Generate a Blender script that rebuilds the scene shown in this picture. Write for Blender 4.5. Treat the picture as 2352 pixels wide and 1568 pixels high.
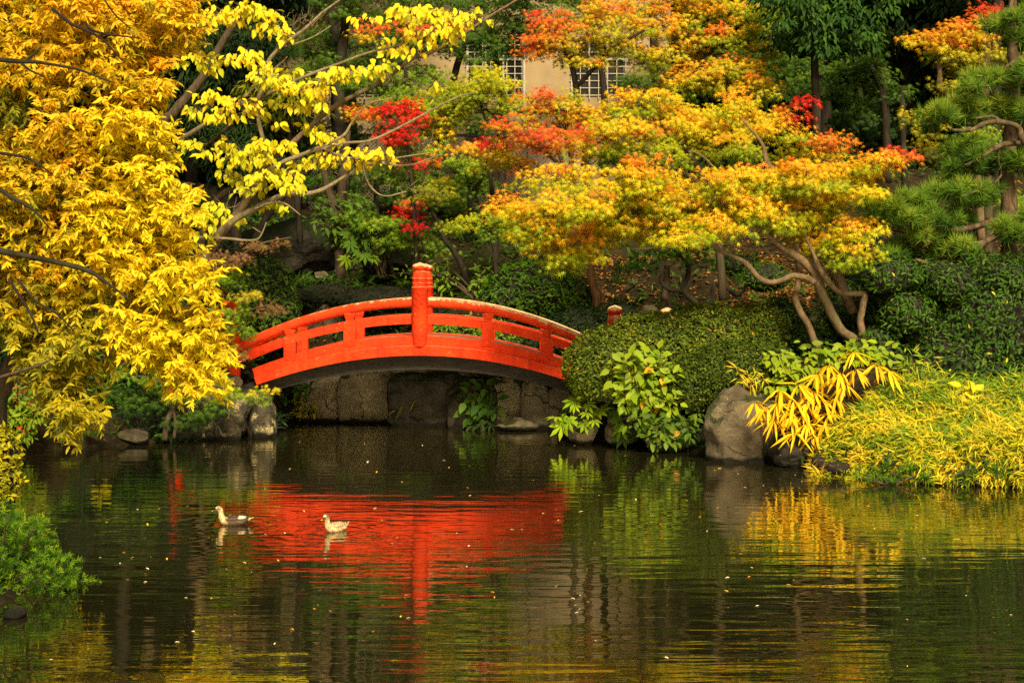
import bpy, bmesh, math, random
import numpy as np
from mathutils import Vector, noise as mnoise

for o in list(bpy.data.objects):
    bpy.data.objects.remove(o)
S = bpy.context.scene
COL = S.collection
PI = math.pi

# ---------------------------------------------------------------- camera, sky, sun, exposure
H, F, CX, HY = 3.18, 3300.0, 1176.0, 650.0      # eye height above the water, focal length and horizon in survey pixels
cam_d = bpy.data.cameras.new('camera')
cam = bpy.data.objects.new('camera', cam_d)
COL.objects.link(cam)
cam.location = (0, 0, H)
cam.rotation_euler = (PI / 2, 0, 0)
cam_d.sensor_width = 36.0
cam_d.lens = 36.0 * F / 2352.0
cam_d.shift_y = -(784.0 - HY) / 2352.0
cam_d.clip_start = 0.2
cam_d.clip_end = 600.0
S.camera = cam

SUN_EL, SUN_AZ = math.radians(41), math.radians(169)   # azimuth clockwise from +Y: behind the camera, to its right
W = bpy.data.worlds.new('World')
S.world = W
W.use_nodes = True
wn = W.node_tree
bg = wn.nodes['Background']
sky = wn.nodes.new('ShaderNodeTexSky')
sky.sky_type = 'NISHITA'
sky.sun_disc = False
sky.sun_elevation = SUN_EL
sky.sun_rotation = SUN_AZ
sky.air_density = 1.0
sky.dust_density = 3.0
sky.ozone_density = 1.0
tint = wn.nodes.new('ShaderNodeMix')             # thin high cloud: a whiter, warmer sky than the clear blue one
tint.data_type = 'RGBA'; tint.blend_type = 'MULTIPLY'; tint.inputs[0].default_value = 1.0
tint.inputs[7].default_value = (1.0, 0.80, 0.46, 1)
wn.links.new(sky.outputs[0], tint.inputs[6])
wn.links.new(tint.outputs[2], bg.inputs['Color'])
bg.inputs['Strength'].default_value = 0.05
sd = bpy.data.lights.new('sun', 'SUN')
sd.energy = 3.6
sd.angle = math.radians(14)
sd.color = (1.0, 0.85, 0.56)
sun = bpy.data.objects.new('sun', sd)
COL.objects.link(sun)
to_sun = Vector((math.sin(SUN_AZ) * math.cos(SUN_EL), math.cos(SUN_AZ) * math.cos(SUN_EL), math.sin(SUN_EL)))
sun.rotation_euler = to_sun.to_track_quat('Z', 'Y').to_euler()
sun.location = to_sun * 60
S.view_settings.view_transform = 'Standard'
S.view_settings.look = 'None'
S.view_settings.gamma = 1.0
S.view_settings.use_curve_mapping = False
S.view_settings.exposure = 1.03
S.cycles.max_bounces = 7
S.cycles.diffuse_bounces = 3
S.cycles.glossy_bounces = 3
S.cycles.transmission_bounces = 3
S.cycles.use_denoising = False
S.cycles.caustics_reflective = True       # the pond throws light up under the arch
S.cycles.blur_glossy = 1.0
S.cycles.sample_clamp_indirect = 4.0
S.cycles.caustics_refractive = False

# ---------------------------------------------------------------- helpers
RNG = np.random.default_rng(7)


def P(px, py, Y):
    """a surveyed point: its bearing as read off a 2352 px wide print, at the distance Y where it stands"""
    return Vector(((px - CX) / F * Y, Y, H - (py - HY) / F * Y))


def M(px, Y):
    return px / F * Y


def on_water(py):
    return H * F / (py - HY)


def tag(o, label=None, cat=None, group=None, kind=None):
    if label: o['label'] = label
    if cat: o['category'] = cat
    if group: o['group'] = group
    if kind: o['kind'] = kind
    return o


def thing(name, label, cat, loc, group=None):
    o = bpy.data.objects.new(name, None)
    o.empty_display_size = 0.3
    COL.objects.link(o)
    o.location = loc
    return tag(o, label, cat, group)


def node_mat(name):
    m = bpy.data.materials.new(name)
    m.use_nodes = True
    nt = m.node_tree
    b = nt.nodes['Principled BSDF']
    return m, nt, b


def ramp(nt, src, stops):
    r = nt.nodes.new('ShaderNodeValToRGB')
    el = r.color_ramp.elements
    while len(el) < len(stops): el.new(0.5)
    for e, (p, c) in zip(el, stops):
        e.position = p
        e.color = (c[0], c[1], c[2], 1) if len(c) == 3 else c
    nt.links.new(src, r.inputs[0])
    return r.outputs[0]


def noise_tex(nt, scale, detail=6, rough=0.6, vec=None, dist=0.0):
    n = nt.nodes.new('ShaderNodeTexNoise')
    n.inputs['Scale'].default_value = scale
    n.inputs['Detail'].default_value = detail
    n.inputs['Roughness'].default_value = rough
    n.inputs['Distortion'].default_value = dist
    if vec is not None: nt.links.new(vec, n.inputs['Vector'])
    return n.outputs['Fac']


def world_pos(nt, scale=(1, 1, 1)):
    g = nt.nodes.new('ShaderNodeNewGeometry')
    mp = nt.nodes.new('ShaderNodeMapping')
    mp.inputs['Scale'].default_value = scale
    nt.links.new(g.outputs['Position'], mp.inputs['Vector'])
    return mp.outputs[0]


def mixrgb(nt, fac, a, b):
    m = nt.nodes.new('ShaderNodeMix')
    m.data_type = 'RGBA'
    for i, v in ((0, fac), (6, a), (7, b)):
        if hasattr(v, 'is_linked'): nt.links.new(v, m.inputs[i])
        elif i == 0: m.inputs[i].default_value = v
        else: m.inputs[i].default_value = (*v, 1)
    return m.outputs[2]


def math_n(nt, op, a, b=None, clamp=False):
    m = nt.nodes.new('ShaderNodeMath')
    m.operation = op
    m.use_clamp = clamp
    for i, v in ((0, a), (1, b)):
        if v is None: continue
        if hasattr(v, 'is_linked'): nt.links.new(v, m.inputs[i])
        else: m.inputs[i].default_value = v
    return m.outputs[0]


def bump(nt, b, height, strength=0.5, dist=0.02):
    n = nt.nodes.new('ShaderNodeBump')
    n.inputs['Strength'].default_value = strength
    n.inputs['Distance'].default_value = dist
    nt.links.new(height, n.inputs['Height'])
    nt.links.new(n.outputs[0], b.inputs['Normal'])


def leaf_mat(name, trans=0.4, rough=0.5, spec=0.3):
    m, nt, b = node_mat(name)
    a = nt.nodes.new('ShaderNodeAttribute')
    a.attribute_name = 'Col'
    b.inputs['Roughness'].default_value = rough
    b.inputs['Specular IOR Level'].default_value = spec
    nt.links.new(a.outputs['Color'], b.inputs['Base Color'])
    t = nt.nodes.new('ShaderNodeBsdfTranslucent')
    nt.links.new(a.outputs['Color'], t.inputs['Color'])
    mx = nt.nodes.new('ShaderNodeMixShader')
    mx.inputs[0].default_value = trans
    out = nt.nodes['Material Output']
    nt.links.new(b.outputs[0], mx.inputs[1])
    nt.links.new(t.outputs[0], mx.inputs[2])
    nt.links.new(mx.outputs[0], out.inputs['Surface'])
    return m


def bark_mat(name, c0, c1, c2, sc=6.0, stretch=0.25, bmp=0.6):
    m, nt, b = node_mat(name)
    v = world_pos(nt, (1, 1, stretch))
    f = noise_tex(nt, sc * 2.2, 8, 0.65, v, 0.6)
    big = noise_tex(nt, 1.7, 3, 0.5, world_pos(nt))
    c = ramp(nt, f, [(0.3, c0), (0.55, c1), (0.75, c2)])
    c = mixrgb(nt, ramp(nt, big, [(0.5, (0, 0, 0)), (0.7, (0.6, 0.6, 0.6))]), c, (0.055, 0.06, 0.025))
    nt.links.new(c, b.inputs['Base Color'])
    b.inputs['Roughness'].default_value = 0.9
    b.inputs['Specular IOR Level'].default_value = 0.2
    bump(nt, b, f, bmp, 0.03)
    return m


def stone_mat(name, c0, c1, c2, lichen=0.5, moss=0.5, sc=1.0, lich_col=(0.42, 0.36, 0.2), moss_col=(0.03, 0.045, 0.008)):
    m, nt, b = node_mat(name)
    v = world_pos(nt)
    f = noise_tex(nt, 2.4 * sc, 10, 0.68, v, 0.4)
    c = ramp(nt, f, [(0.33, c0), (0.52, c1), (0.7, c2)])
    l = noise_tex(nt, 3.1 * sc, 9, 0.7, world_pos(nt, (1, 1.3, 0.8)), 0.8)
    c = mixrgb(nt, ramp(nt, l, [(0.66 - 0.14 * lichen, (0, 0, 0)), (0.70 - 0.1 * lichen, (0.8, 0.8, 0.8))]), c, lich_col)
    g = nt.nodes.new('ShaderNodeNewGeometry')
    sx = nt.nodes.new('ShaderNodeSeparateXYZ')
    nt.links.new(g.outputs['Normal'], sx.inputs[0])
    up = math_n(nt, 'MULTIPLY_ADD', sx.outputs[2], 0.25)
    up.node.inputs[2].default_value = 0.0
    mo = math_n(nt, 'ADD', noise_tex(nt, 1.9 * sc, 8, 0.65, world_pos(nt, (1.1, 0.9, 1.0))), up)
    c = mixrgb(nt, ramp(nt, mo, [(0.74 - 0.16 * moss, (0, 0, 0)), (0.80 - 0.14 * moss, (0.9, 0.9, 0.9))]), c, moss_col)
    vo = nt.nodes.new('ShaderNodeTexVoronoi')
    vo.feature = 'DISTANCE_TO_EDGE'
    vo.inputs['Scale'].default_value = 1.5 * sc
    wob = nt.nodes.new('ShaderNodeVectorMath'); wob.operation = 'MULTIPLY_ADD'
    nn = nt.nodes.new('ShaderNodeTexNoise'); nn.inputs['Scale'].default_value = 2.2; nn.inputs['Detail'].default_value = 5
    nt.links.new(v, nn.inputs['Vector'])
    nt.links.new(nn.outputs['Color'], wob.inputs[0]); wob.inputs[1].default_value = (.9, .9, .9); nt.links.new(v, wob.inputs[2])
    nt.links.new(wob.outputs[0], vo.inputs['Vector'])
    crack = ramp(nt, vo.outputs['Distance'], [(0.0, (1, 1, 1)), (0.035, (0, 0, 0))])
    crack = math_n(nt, 'MULTIPLY', crack, ramp(nt, noise_tex(nt, 1.1 * sc, 4, .6, world_pos(nt, (1, 1, 1.4))), [(0.50, (0, 0, 0)), (0.62, (1, 1, 1))]))
    c = mixrgb(nt, math_n(nt, 'MULTIPLY', crack, 0.6), c, tuple(x * .3 for x in c0))
    # the wet, algae-dark band a hand high above the water line
    sp = nt.nodes.new('ShaderNodeSeparateXYZ')
    nt.links.new(g.outputs['Position'], sp.inputs[0])
    zz = math_n(nt, 'ADD', sp.outputs[2], math_n(nt, 'MULTIPLY', noise_tex(nt, 4.0, 3, 0.5, v), 0.14))
    c = mixrgb(nt, ramp(nt, zz, [(0.13, (1, 1, 1)), (0.19, (0, 0, 0))]), c, (0.012, 0.011, 0.007))
    nt.links.new(c, b.inputs['Base Color'])
    b.inputs['Roughness'].default_value = 0.85
    b.inputs['Specular IOR Level'].default_value = 0.25
    h = math_n(nt, 'ADD', f, math_n(nt, 'MULTIPLY', noise_tex(nt, 14 * sc, 6, 0.7, v), 0.35))
    h = math_n(nt, 'SUBTRACT', h, math_n(nt, 'MULTIPLY', crack, 0.5))
    bump(nt, b, h, 1.0, 0.16)
    return m


class MB:
    """collects shapes in world space; build() links them as ONE mesh object"""

    def __init__(self):
        self.v, self.f, self.n = [], [], 0

    def add(self, verts, faces):
        verts = np.asarray(verts, float).reshape(-1, 3)
        self.v.append(verts)
        self.f += [tuple(i + self.n for i in fc) for fc in faces]
        self.n += len(verts)

    def box(self, c, s, rz=0.0, taper=1.0, bev=0.0):
        x, y, z = s[0] / 2, s[1] / 2, s[2] / 2
        if bev > 0:
            bm = bmesh.new()
            bmesh.ops.create_cube(bm, size=1.0)
            for vv in bm.verts:
                k = taper if vv.co.z > 0 else 1.0
                vv.co = Vector((vv.co.x * s[0] * k, vv.co.y * s[1] * k, vv.co.z * s[2]))
            bmesh.ops.bevel(bm, geom=list(bm.edges), offset=bev, segments=2, affect='EDGES', profile=0.6)
            bm.verts.ensure_lookup_table()
            vs = np.array([v_.co[:] for v_ in bm.verts])
            fs = [tuple(v_.index for v_ in f_.verts) for f_ in bm.faces]
            bm.free()
        else:
            vs = np.array([(sx * x * (taper if sz > 0 else 1), sy * y * (taper if sz > 0 else 1), sz * z) for sz in (-1, 1) for sx, sy in ((-1, -1), (1, -1), (1, 1), (-1, 1))])
            fs = [(3, 2, 1, 0), (4, 5, 6, 7), (0, 1, 5, 4), (1, 2, 6, 5), (2, 3, 7, 6), (3, 0, 4, 7)]
        ca, sa = math.cos(rz), math.sin(rz)
        R = np.array([[ca, sa, 0], [-sa, ca, 0], [0, 0, 1]])
        self.add(vs @ R + np.array(c), fs)

    def tube(self, pts, rad, sides=8, smooth_n=0, wob=0.0, cap=True, seed=0):
        pts = np.array([tuple(p) for p in pts], float)
        rad = np.array(rad, float) if hasattr(rad, '__len__') else np.full(len(pts), float(rad))
        if smooth_n and len(pts) > 2:
            pts, rad = catmull(pts, rad, smooth_n)
        k = len(pts)
        T = np.gradient(pts, axis=0)
        T /= np.linalg.norm(T, axis=1)[:, None] + 1e-9
        ref = np.array([0.31, 0.9, 0.12])
        A = np.cross(T, ref); A /= np.linalg.norm(A, axis=1)[:, None] + 1e-9
        B = np.cross(T, A)
        th = np.linspace(0, 2 * PI, sides, endpoint=False)
        r = np.repeat(rad[:, None], sides, 1)
        if wob:
            g = np.random.default_rng(seed + 11)
            w = g.normal(0, 1, (k, sides))
            w = (w + np.roll(w, 1, 0) + np.roll(w, 1, 1)) / 1.7
            r = r * (1 + wob * w)
        V = pts[:, None, :] + r[:, :, None] * (np.cos(th)[None, :, None] * A[:, None, :] + np.sin(th)[None, :, None] * B[:, None, :])
        fs = [(i * sides + j, i * sides + (j + 1) % sides, (i + 1) * sides + (j + 1) % sides, (i + 1) * sides + j) for i in range(k - 1) for j in range(sides)]
        if cap:
            fs += [tuple(range(sides))[::-1], tuple((k - 1) * sides + j for j in range(sides))]
        self.add(V, fs)

    def lathe(self, c, prof, sides=24):
        th = np.linspace(0, 2 * PI, sides, endpoint=False)
        V = [(c[0] + r * math.cos(t), c[1] + r * math.sin(t), c[2] + z) for r, z in prof for t in th]
        k = len(prof)
        fs = [(i * sides + j, i * sides + (j + 1) % sides, (i + 1) * sides + (j + 1) % sides, (i + 1) * sides + j) for i in range(k - 1) for j in range(sides)]
        fs += [tuple(range(sides))[::-1], tuple((k - 1) * sides + j for j in range(sides))]
        self.add(V, fs)

    def build(self, name, mat, parent=None, loc=None, smooth=False, label=None):
        loc = np.array(parent.location if parent is not None else (loc if loc is not None else (0, 0, 0)), float)
        V = np.concatenate(self.v) - loc
        me = bpy.data.meshes.new(name)
        me.from_pydata(V.tolist(), [], self.f)
        me.update()
        if smooth:
            me.shade_smooth() if hasattr(me, 'shade_smooth') else None
            if smooth is not True:
                me.set_sharp_from_angle(angle=math.radians(smooth))
        me.materials.append(mat)
        o = bpy.data.objects.new(name, me)
        COL.objects.link(o)
        if parent is not None: o.parent = parent
        else: o.location = loc
        if label: o['label'] = label
        return o


def sub_parent(o, parent_part):
    """hang a part under another part (whose own origin is its thing's)"""
    o.parent = parent_part
    return o


def catmull(pts, rad, n):
    out, ro = [], []
    p = np.vstack([2 * pts[0] - pts[1], pts, 2 * pts[-1] - pts[-2]])
    for i in range(1, len(p) - 2):
        for t in np.linspace(0, 1, n, endpoint=False):
            a, b, c, d = p[i - 1], p[i], p[i + 1], p[i + 2]
            out.append(0.5 * (2 * b + (c - a) * t + (2 * a - 5 * b + 4 * c - d) * t * t + (3 * b - a - 3 * c + d) * t ** 3))
            ro.append(rad[i - 1] * (1 - t) + rad[i] * t)
    out.append(pts[-1]); ro.append(rad[-1])
    return np.array(out), np.array(ro)


# ---------------------------------------------------------------- leaves
def T_maple(lobes=7, w=0.16, droop=0.12):
    angs = np.linspace(-1, 1, lobes) * math.radians(128)
    lens = np.interp(np.abs(np.linspace(-1, 1, lobes)), [0, 0.5, 1], [0.68, 0.62, 0.38])
    c = (0, 0.30, 0)
    v, f = [c], []
    v.append((-0.03, 0.16, 0))
    for i, (a, l) in enumerate(zip(angs, lens)):
        tip = (math.sin(a) * l, 0.30 + math.cos(a) * l, -droop * l / 0.6)
        v.append(tip)
        an = (a + angs[i + 1]) / 2 if i < lobes - 1 else a + 0.3
        ln = 0.135 if i < lobes - 1 else 0.10
        v.append((math.sin(an) * ln, 0.30 + math.cos(an) * ln, 0.015))
    for i in range(lobes):
        f.append((0, 1 + 2 * i, 2 + 2 * i, 3 + 2 * i))
    return np.array(v), f


T = {
    'maple': T_maple(7),
    'maple5': T_maple(5),
    'lobed': T_maple(9, droop=0.35),
    'oval': (np.array([(0, 0, 0), (-0.17, 0.3, 0.05), (-0.15, 0.62, 0.0), (0, 1, -0.14), (0.15, 0.62, 0.0), (0.17, 0.3, 0.05), (0, 0.45, -0.02)]),
             [(0, 6, 1), (1, 6, 2), (2, 6, 3), (0, 5, 6), (5, 4, 6), (4, 3, 6)]),
    'broad': (np.array([(0, 0, 0), (-0.27, 0.25, 0.04), (-0.26, 0.58, 0.03), (0, 1, -0.16), (0.26, 0.58, 0.03), (0.27, 0.25, 0.04), (0, 0.42, -0.04)]),
              [(0, 6, 1), (1, 6, 2), (2, 6, 3), (0, 5, 6), (5, 4, 6), (4, 3, 6)]),
    'small': (np.array([(0, 0, 0), (-0.24, 0.5, 0.06), (0, 1, -0.05), (0.24, 0.5, 0.06)]), [(0, 2, 1), (0, 3, 2)]),
    'slim': (np.array([(0, 0, 0), (-0.1, 0.4, 0.03), (0, 1, -0.1), (0.1, 0.4, 0.03)]), [(0, 2, 1), (0, 3, 2)]),
    'lance': (np.array([(0, 0, 0), (-0.075, 0.25, 0.03), (0, 0.25, 0.0), (0.075, 0.25, 0.03), (-0.08, 0.6, -0.05), (0, 0.6, -0.08), (0.08, 0.6, -0.05), (0, 1, -0.16)]),
              [(0, 2, 1), (0, 3, 2), (1, 2, 5, 4), (2, 3, 6, 5), (4, 5, 7), (5, 6, 7)]),
    'blade': (np.array([(0, 0, 0), (-0.06, 0.35, 0.05), (0.06, 0.35, 0.05), (0, 1, -0.18)]), [(0, 2, 1), (1, 2, 3)]),
    'needle': (np.array([(-0.014, 0, 0), (0.014, 0, 0), (0, 1, 0.0)]), [(0, 1, 2)]),
    'fat_needle': (np.array([(-0.06, 0, 0), (0.06, 0, 0), (0.04, 0.6, 0.02), (0, 1, 0.0), (-0.04, 0.6, 0.02)]), [(0, 1, 2, 3, 4)]),
}


def unit(a):
    return a / (np.linalg.norm(a, axis=-1, keepdims=True) + 1e-9)


class Leaves:
    def __init__(self):
        self.V, self.L, self.C, self.K, self.n = [], [], [], [], 0

    def add(self, tname, pos, ax, nr, size, col, wid=1.0):
        tv, tf = T[tname]
        pos = np.asarray(pos, float)
        k = len(pos)
        if k == 0: return
        z = unit(nr)
        y = unit(ax - (ax * z).sum(-1, keepdims=True) * z)
        x = np.cross(y, z)
        size = np.broadcast_to(size, (k,))
        V = pos[:, None, :] + size[:, None, None] * (wid * tv[None, :, 0, None] * x[:, None, :] + tv[None, :, 1, None] * y[:, None, :] + tv[None, :, 2, None] * z[:, None, :])
        nv = len(tv)
        self.V.append(V.reshape(-1, 3))
        self.K.append(np.repeat(np.asarray(col, float), nv, 0))
        flat = np.concatenate([np.array(f) for f in tf])
        cnt = np.array([len(f) for f in tf])
        off = self.n + np.arange(k) * nv
        self.L.append((flat[None, :] + off[:, None]).ravel())
        self.C.append(np.tile(cnt, k))
        self.n += k * nv

    def build(self, name, mat, parent=None, loc=None, label=None, twigs=None, twig_mat=None):
        if not self.V: return None
        loc = np.array(parent.location if parent is not None else (loc if loc is not None else (0, 0, 0)), float)
        n_leaf = sum(len(c_) for c_ in self.C)
        if twigs is not None and twigs.v:                 # the fine twigs belong to the crown: same mesh, bark material
            tv_ = np.concatenate(twigs.v)
            self.L.append(np.concatenate([np.array(f_) for f_ in twigs.f]) + self.n)
            self.C.append(np.array([len(f_) for f_ in twigs.f]))
            self.V.append(tv_); self.K.append(np.full((len(tv_), 3), .05)); self.n += len(tv_)
        V = np.concatenate(self.V) - loc
        L = np.concatenate(self.L).astype(np.int32)
        C = np.concatenate(self.C).astype(np.int32)
        st = np.concatenate([[0], np.cumsum(C)[:-1]]).astype(np.int32)
        me = bpy.data.meshes.new(name)
        me.vertices.add(len(V)); me.vertices.foreach_set('co', V.astype(np.float32).ravel())
        me.loops.add(len(L)); me.loops.foreach_set('vertex_index', L)
        me.polygons.add(len(C)); me.polygons.foreach_set('loop_start', st)
        me.update(calc_edges=True)
        at = me.color_attributes.new('Col', 'FLOAT_COLOR', 'POINT')
        K = np.concatenate(self.K)
        at.data.foreach_set('color', np.hstack([K, np.ones((len(K), 1))]).astype(np.float32).ravel())
        me.materials.append(mat)
        if twigs is not None and twigs.v:
            me.materials.append(twig_mat)
            mi = np.zeros(len(C), np.int32); mi[n_leaf:] = 1
            me.polygons.foreach_set('material_index', mi)
        o = bpy.data.objects.new(name, me)
        COL.objects.link(o)
        if parent is not None: o.parent = parent
        else: o.location = loc
        if label: o['label'] = label
        return o


PAL = {k: np.array(v) for k, v in {
    'orange': [(.18, .27, .010), (.38, .40, .010), (.64, .46, .012), (.76, .34, .014), (.72, .13, .02)],
    'amber': [(.26, .34, .008), (.50, .47, .008), (.74, .52, .010), (.78, .44, .012), (.78, .30, .014), (.76, .17, .02)],
    'red': [(.34, .30, .012), (.68, .27, .015), (.70, .12, .02), (.62, .045, .02)],
    'vivid': [(.50, .10, .01), (.58, .02, .012), (.66, .012, .012), (.66, .03, .01)],
    'yg': [(.10, .19, .009), (.25, .34, .010), (.46, .45, .010), (.66, .50, .012)],
    'lime': [(.07, .15, .009), (.16, .27, .010), (.30, .38, .012)],
    'green': [(.022, .062, .006), (.055, .125, .008), (.13, .21, .010)],
    'dark': [(.008, .020, .006), (.014, .034, .008), (.030, .055, .010)],
    'deep': [(.014, .040, .008), (.032, .085, .010), (.075, .14, .012)],
    'gold': [(.22, .22, .010), (.50, .38, .010), (.74, .50, .012), (.82, .50, .012), (.82, .40, .012)],
    'yellow': [(.40, .38, .010), (.70, .56, .010), (.84, .62, .012), (.86, .56, .012)],
    'lemon': [(.26, .38, .012), (.55, .54, .012), (.80, .64, .014), (.86, .60, .014)],
    'olive': [(.055, .070, .008), (.14, .16, .010), (.30, .28, .010), (.50, .40, .012)],
    'hedge': [(.026, .048, .007), (.062, .098, .009), (.125, .165, .012), (.26, .25, .02)],
    'pine': [(.020, .055, .012), (.05, .12, .014), (.13, .24, .018), (.26, .33, .03)],
    'brown': [(.10, .11, .012), (.17, .12, .03), (.24, .12, .05)],
    'juniper': [(.012, .040, .005), (.035, .11, .007), (.11, .23, .009), (.26, .36, .012), (.40, .44, .02)],
    'litter': [(.10, .045, .016), (.22, .09, .02), (.38, .17, .03), (.46, .28, .04)],
    'bamboo': [(.08, .17, .010), (.20, .29, .012), (.46, .43, .012), (.70, .53, .014), (.76, .52, .04)],
    'flame': [(.82, .46, .010), (.86, .54, .010), (.88, .62, .014)],
}.items()}


def pal(name, t):
    s = PAL[name]
    t = np.clip(t, 0, 1) * (len(s) - 1)
    return np.stack([np.interp(t, np.arange(len(s)), s[:, c]) for c in range(3)], -1)


def jit(col, r, a=0.10):
    k = np.exp(r.normal(0, a, (len(col), 1)))
    return np.clip(col * k * np.exp(r.normal(0, a * 0.4, (len(col), 3))), 0, 0.92)


def ball(r, n, power=0.45):
    d = unit(r.normal(0, 1, (n, 3)))
    return d * (r.random((n, 1)) ** power)


def in_poly(pts, poly):
    x, y = pts[:, 0], pts[:, 1]
    inside = np.zeros(len(pts), bool)
    j = len(poly) - 1
    for i in range(len(poly)):
        xi, yi = poly[i]; xj, yj = poly[j]
        c = ((yi > y) != (yj > y)) & (x < (xj - xi) * (y - yi) / (yj - yi + 1e-9) + xi)
        inside ^= c
        j = i
    return inside


def fill(poly, gap, r, seed, holes=()):
    """blob centres spread through an outline, at least `gap` apart, kept r inside it"""
    g = np.random.default_rng(seed)
    poly = np.array(poly, float)
    lo, hi = poly.min(0), poly.max(0)
    out = []
    c = g.random((4000, 2)) * (hi - lo) + lo
    ok = in_poly(c, poly)
    for dx, dy in ((r, 0), (-r, 0), (0, r), (0, -r)):
        ok &= in_poly(c + np.array([dx, dy]) * 0.7, poly)
    for p in c[ok]:
        if any((p[0] - h[0]) ** 2 / h[2] ** 2 + (p[1] - h[1]) ** 2 / h[3] ** 2 < 1 for h in holes): continue
        if all((p[0] - q[0]) ** 2 + ((p[1] - q[1]) * 1.25) ** 2 > gap * gap for q in out): out.append(p)
    return out


def sprays(Lv, twig, r, c, rx, ry, Y, dY, palname, bias=0.0, leaf='maple', size_px=17, per=26, dens=1.0, spray_px=28, base=None, face=(0.0, -0.5, 0.5), droop=0.5, tw_r=0.006, wid=1.0, grad=0.30):
    """one clump of a crown: flat drooping sprays of leaves on fine twigs"""
    cen = np.array(P(c[0], c[1], Y))
    RX, RZ, RY = M(rx, Y), M(ry, Y), dY
    k = M(1, Y)
    n = max(2, int(dens * PI * rx * ry / 430.0 * 26 / per))
    q = ball(r, n) * np.array([RX, RY, RZ])
    sc = cen + q
    R = spray_px * k * r.uniform(0.65, 1.25, n)
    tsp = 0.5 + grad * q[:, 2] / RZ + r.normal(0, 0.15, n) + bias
    idx = np.repeat(np.arange(n), per)
    m = len(idx)
    th = r.uniform(0, 2 * PI, m)
    rr = np.sqrt(r.random(m))
    rad = np.stack([np.cos(th), np.sin(th), np.zeros(m)], -1)
    pos = sc[idx] + rad * (rr * R[idx])[:, None]
    pos[:, 2] += -0.35 * rr * rr * R[idx] + r.normal(0, 0.20, m) * R[idx]
    ax = rad * 0.8 + unit(q)[idx] * 0.35 + np.array([0, 0, -droop]) + r.normal(0, 0.35, (m, 3))
    nr = np.array(face) + rad * 0.25 + unit(q)[idx] * 0.25 + r.normal(0, 0.38, (m, 3)) + np.array([0, 0, .15])
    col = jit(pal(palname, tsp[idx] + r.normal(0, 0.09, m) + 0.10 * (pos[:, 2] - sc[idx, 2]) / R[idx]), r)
    Lv.add(leaf, pos, ax, nr, size_px * k * r.uniform(0.7, 1.2, m), col, wid)
    if twig is not None:
        root = np.array(base) if base is not None else cen + np.array([0, 0.1 * RY, -0.35 * RZ])
        for i in range(n):
            mid = (root + sc[i]) / 2 + r.normal(0, 0.12, 3) * R[i] + np.array([0, 0, -0.12 * RZ])
            twig.tube([root, mid, sc[i], sc[i] + q[i] * 0.25], [tw_r * 1.7, tw_r * 1.2, tw_r * 0.8, tw_r * 0.4], 3, cap=False)
    return cen


def poly_pts(pts, Y):
    """(px, py, r_px[, dY]) rows -> points and radii"""
    return [P(p[0], p[1], Y + (p[3] if len(p) > 3 else 0)) for p in pts], [M(p[2], Y) for p in pts]


def stems(rows, Y, name, mat, parent, sides=9, wob=0.06, seed=0, label=None):
    if name == 'limb' and len(rows) > 1:              # every limb a part of its own
        return [stems([row], Y, name, mat, parent, sides, wob, seed + i * 7, label) for i, row in enumerate(rows)]
    mb = MB()
    for i, row in enumerate(rows):
        p, r = poly_pts(row, Y)
        mb.tube(p, r, sides, 5, wob, seed=seed + i * 7)
    return mb.build(name, mat, parent, smooth=True, label=label)

# ---------------------------------------------------------------- materials
LEAF = leaf_mat('thin_leaf', 0.32, 0.55, 0.2)
LEAF_T = leaf_mat('tough_leaf', 0.15, 0.5, 0.08)
NEEDLE = leaf_mat('needle_leaf', 0.2, 0.6, 0.1)
BARK = bark_mat('bark_brown', (.030, .020, .012), (.085, .060, .036), (.15, .11, .065))
BARK_PALE = bark_mat('bark_pale', (.10, .078, .045), (.24, .19, .11), (.34, .28, .18), 9, 0.5, 0.3)
BARK_MAPLE = bark_mat('bark_maple', (.075, .050, .028), (.17, .115, .062), (.24, .17, .09), 8, 0.5, 0.4)
BARK_DARK = bark_mat('bark_dark', (.010, .008, .006), (.026, .019, .013), (.05, .038, .025))
BARK_PINE = bark_mat('bark_pine', (.020, .012, .008), (.13, .085, .05), (.27, .19, .115), 5, 0.3, 1.0)
ROCK = stone_mat('rock_grey', (.05, .040, .026), (.14, .112, .07), (.25, .20, .12), 0.3, 0.35)
ROCK_LICHEN = stone_mat('rock_lichen', (.025, .022, .015), (.07, .06, .04), (.15, .125, .075), 0.8, 0.3, 1.2, (.55, .46, .22))
ROCK_DARK = stone_mat('rock_dark', (.018, .016, .012), (.048, .042, .030), (.085, .074, .05), 0.12, 0.75)
WALLSTONE = stone_mat('wall_stone', (.10, .085, .055), (.22, .185, .115), (.34, .28, .17), 0.1, 0.55, 0.7)


def plain(name, col, rough=0.6, metal=0.0, var=0.15, sc=4.0):
    m, nt, b = node_mat(name)
    f = noise_tex(nt, sc, 6, 0.6, world_pos(nt))
    lo = tuple(c * (1 - var) for c in col); hi = tuple(min(1, c * (1 + var)) for c in col)
    nt.links.new(ramp(nt, f, [(0.35, lo), (0.65, hi)]), b.inputs['Base Color'])
    b.inputs['Roughness'].default_value = rough
    b.inputs['Metallic'].default_value = metal
    return m


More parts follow.
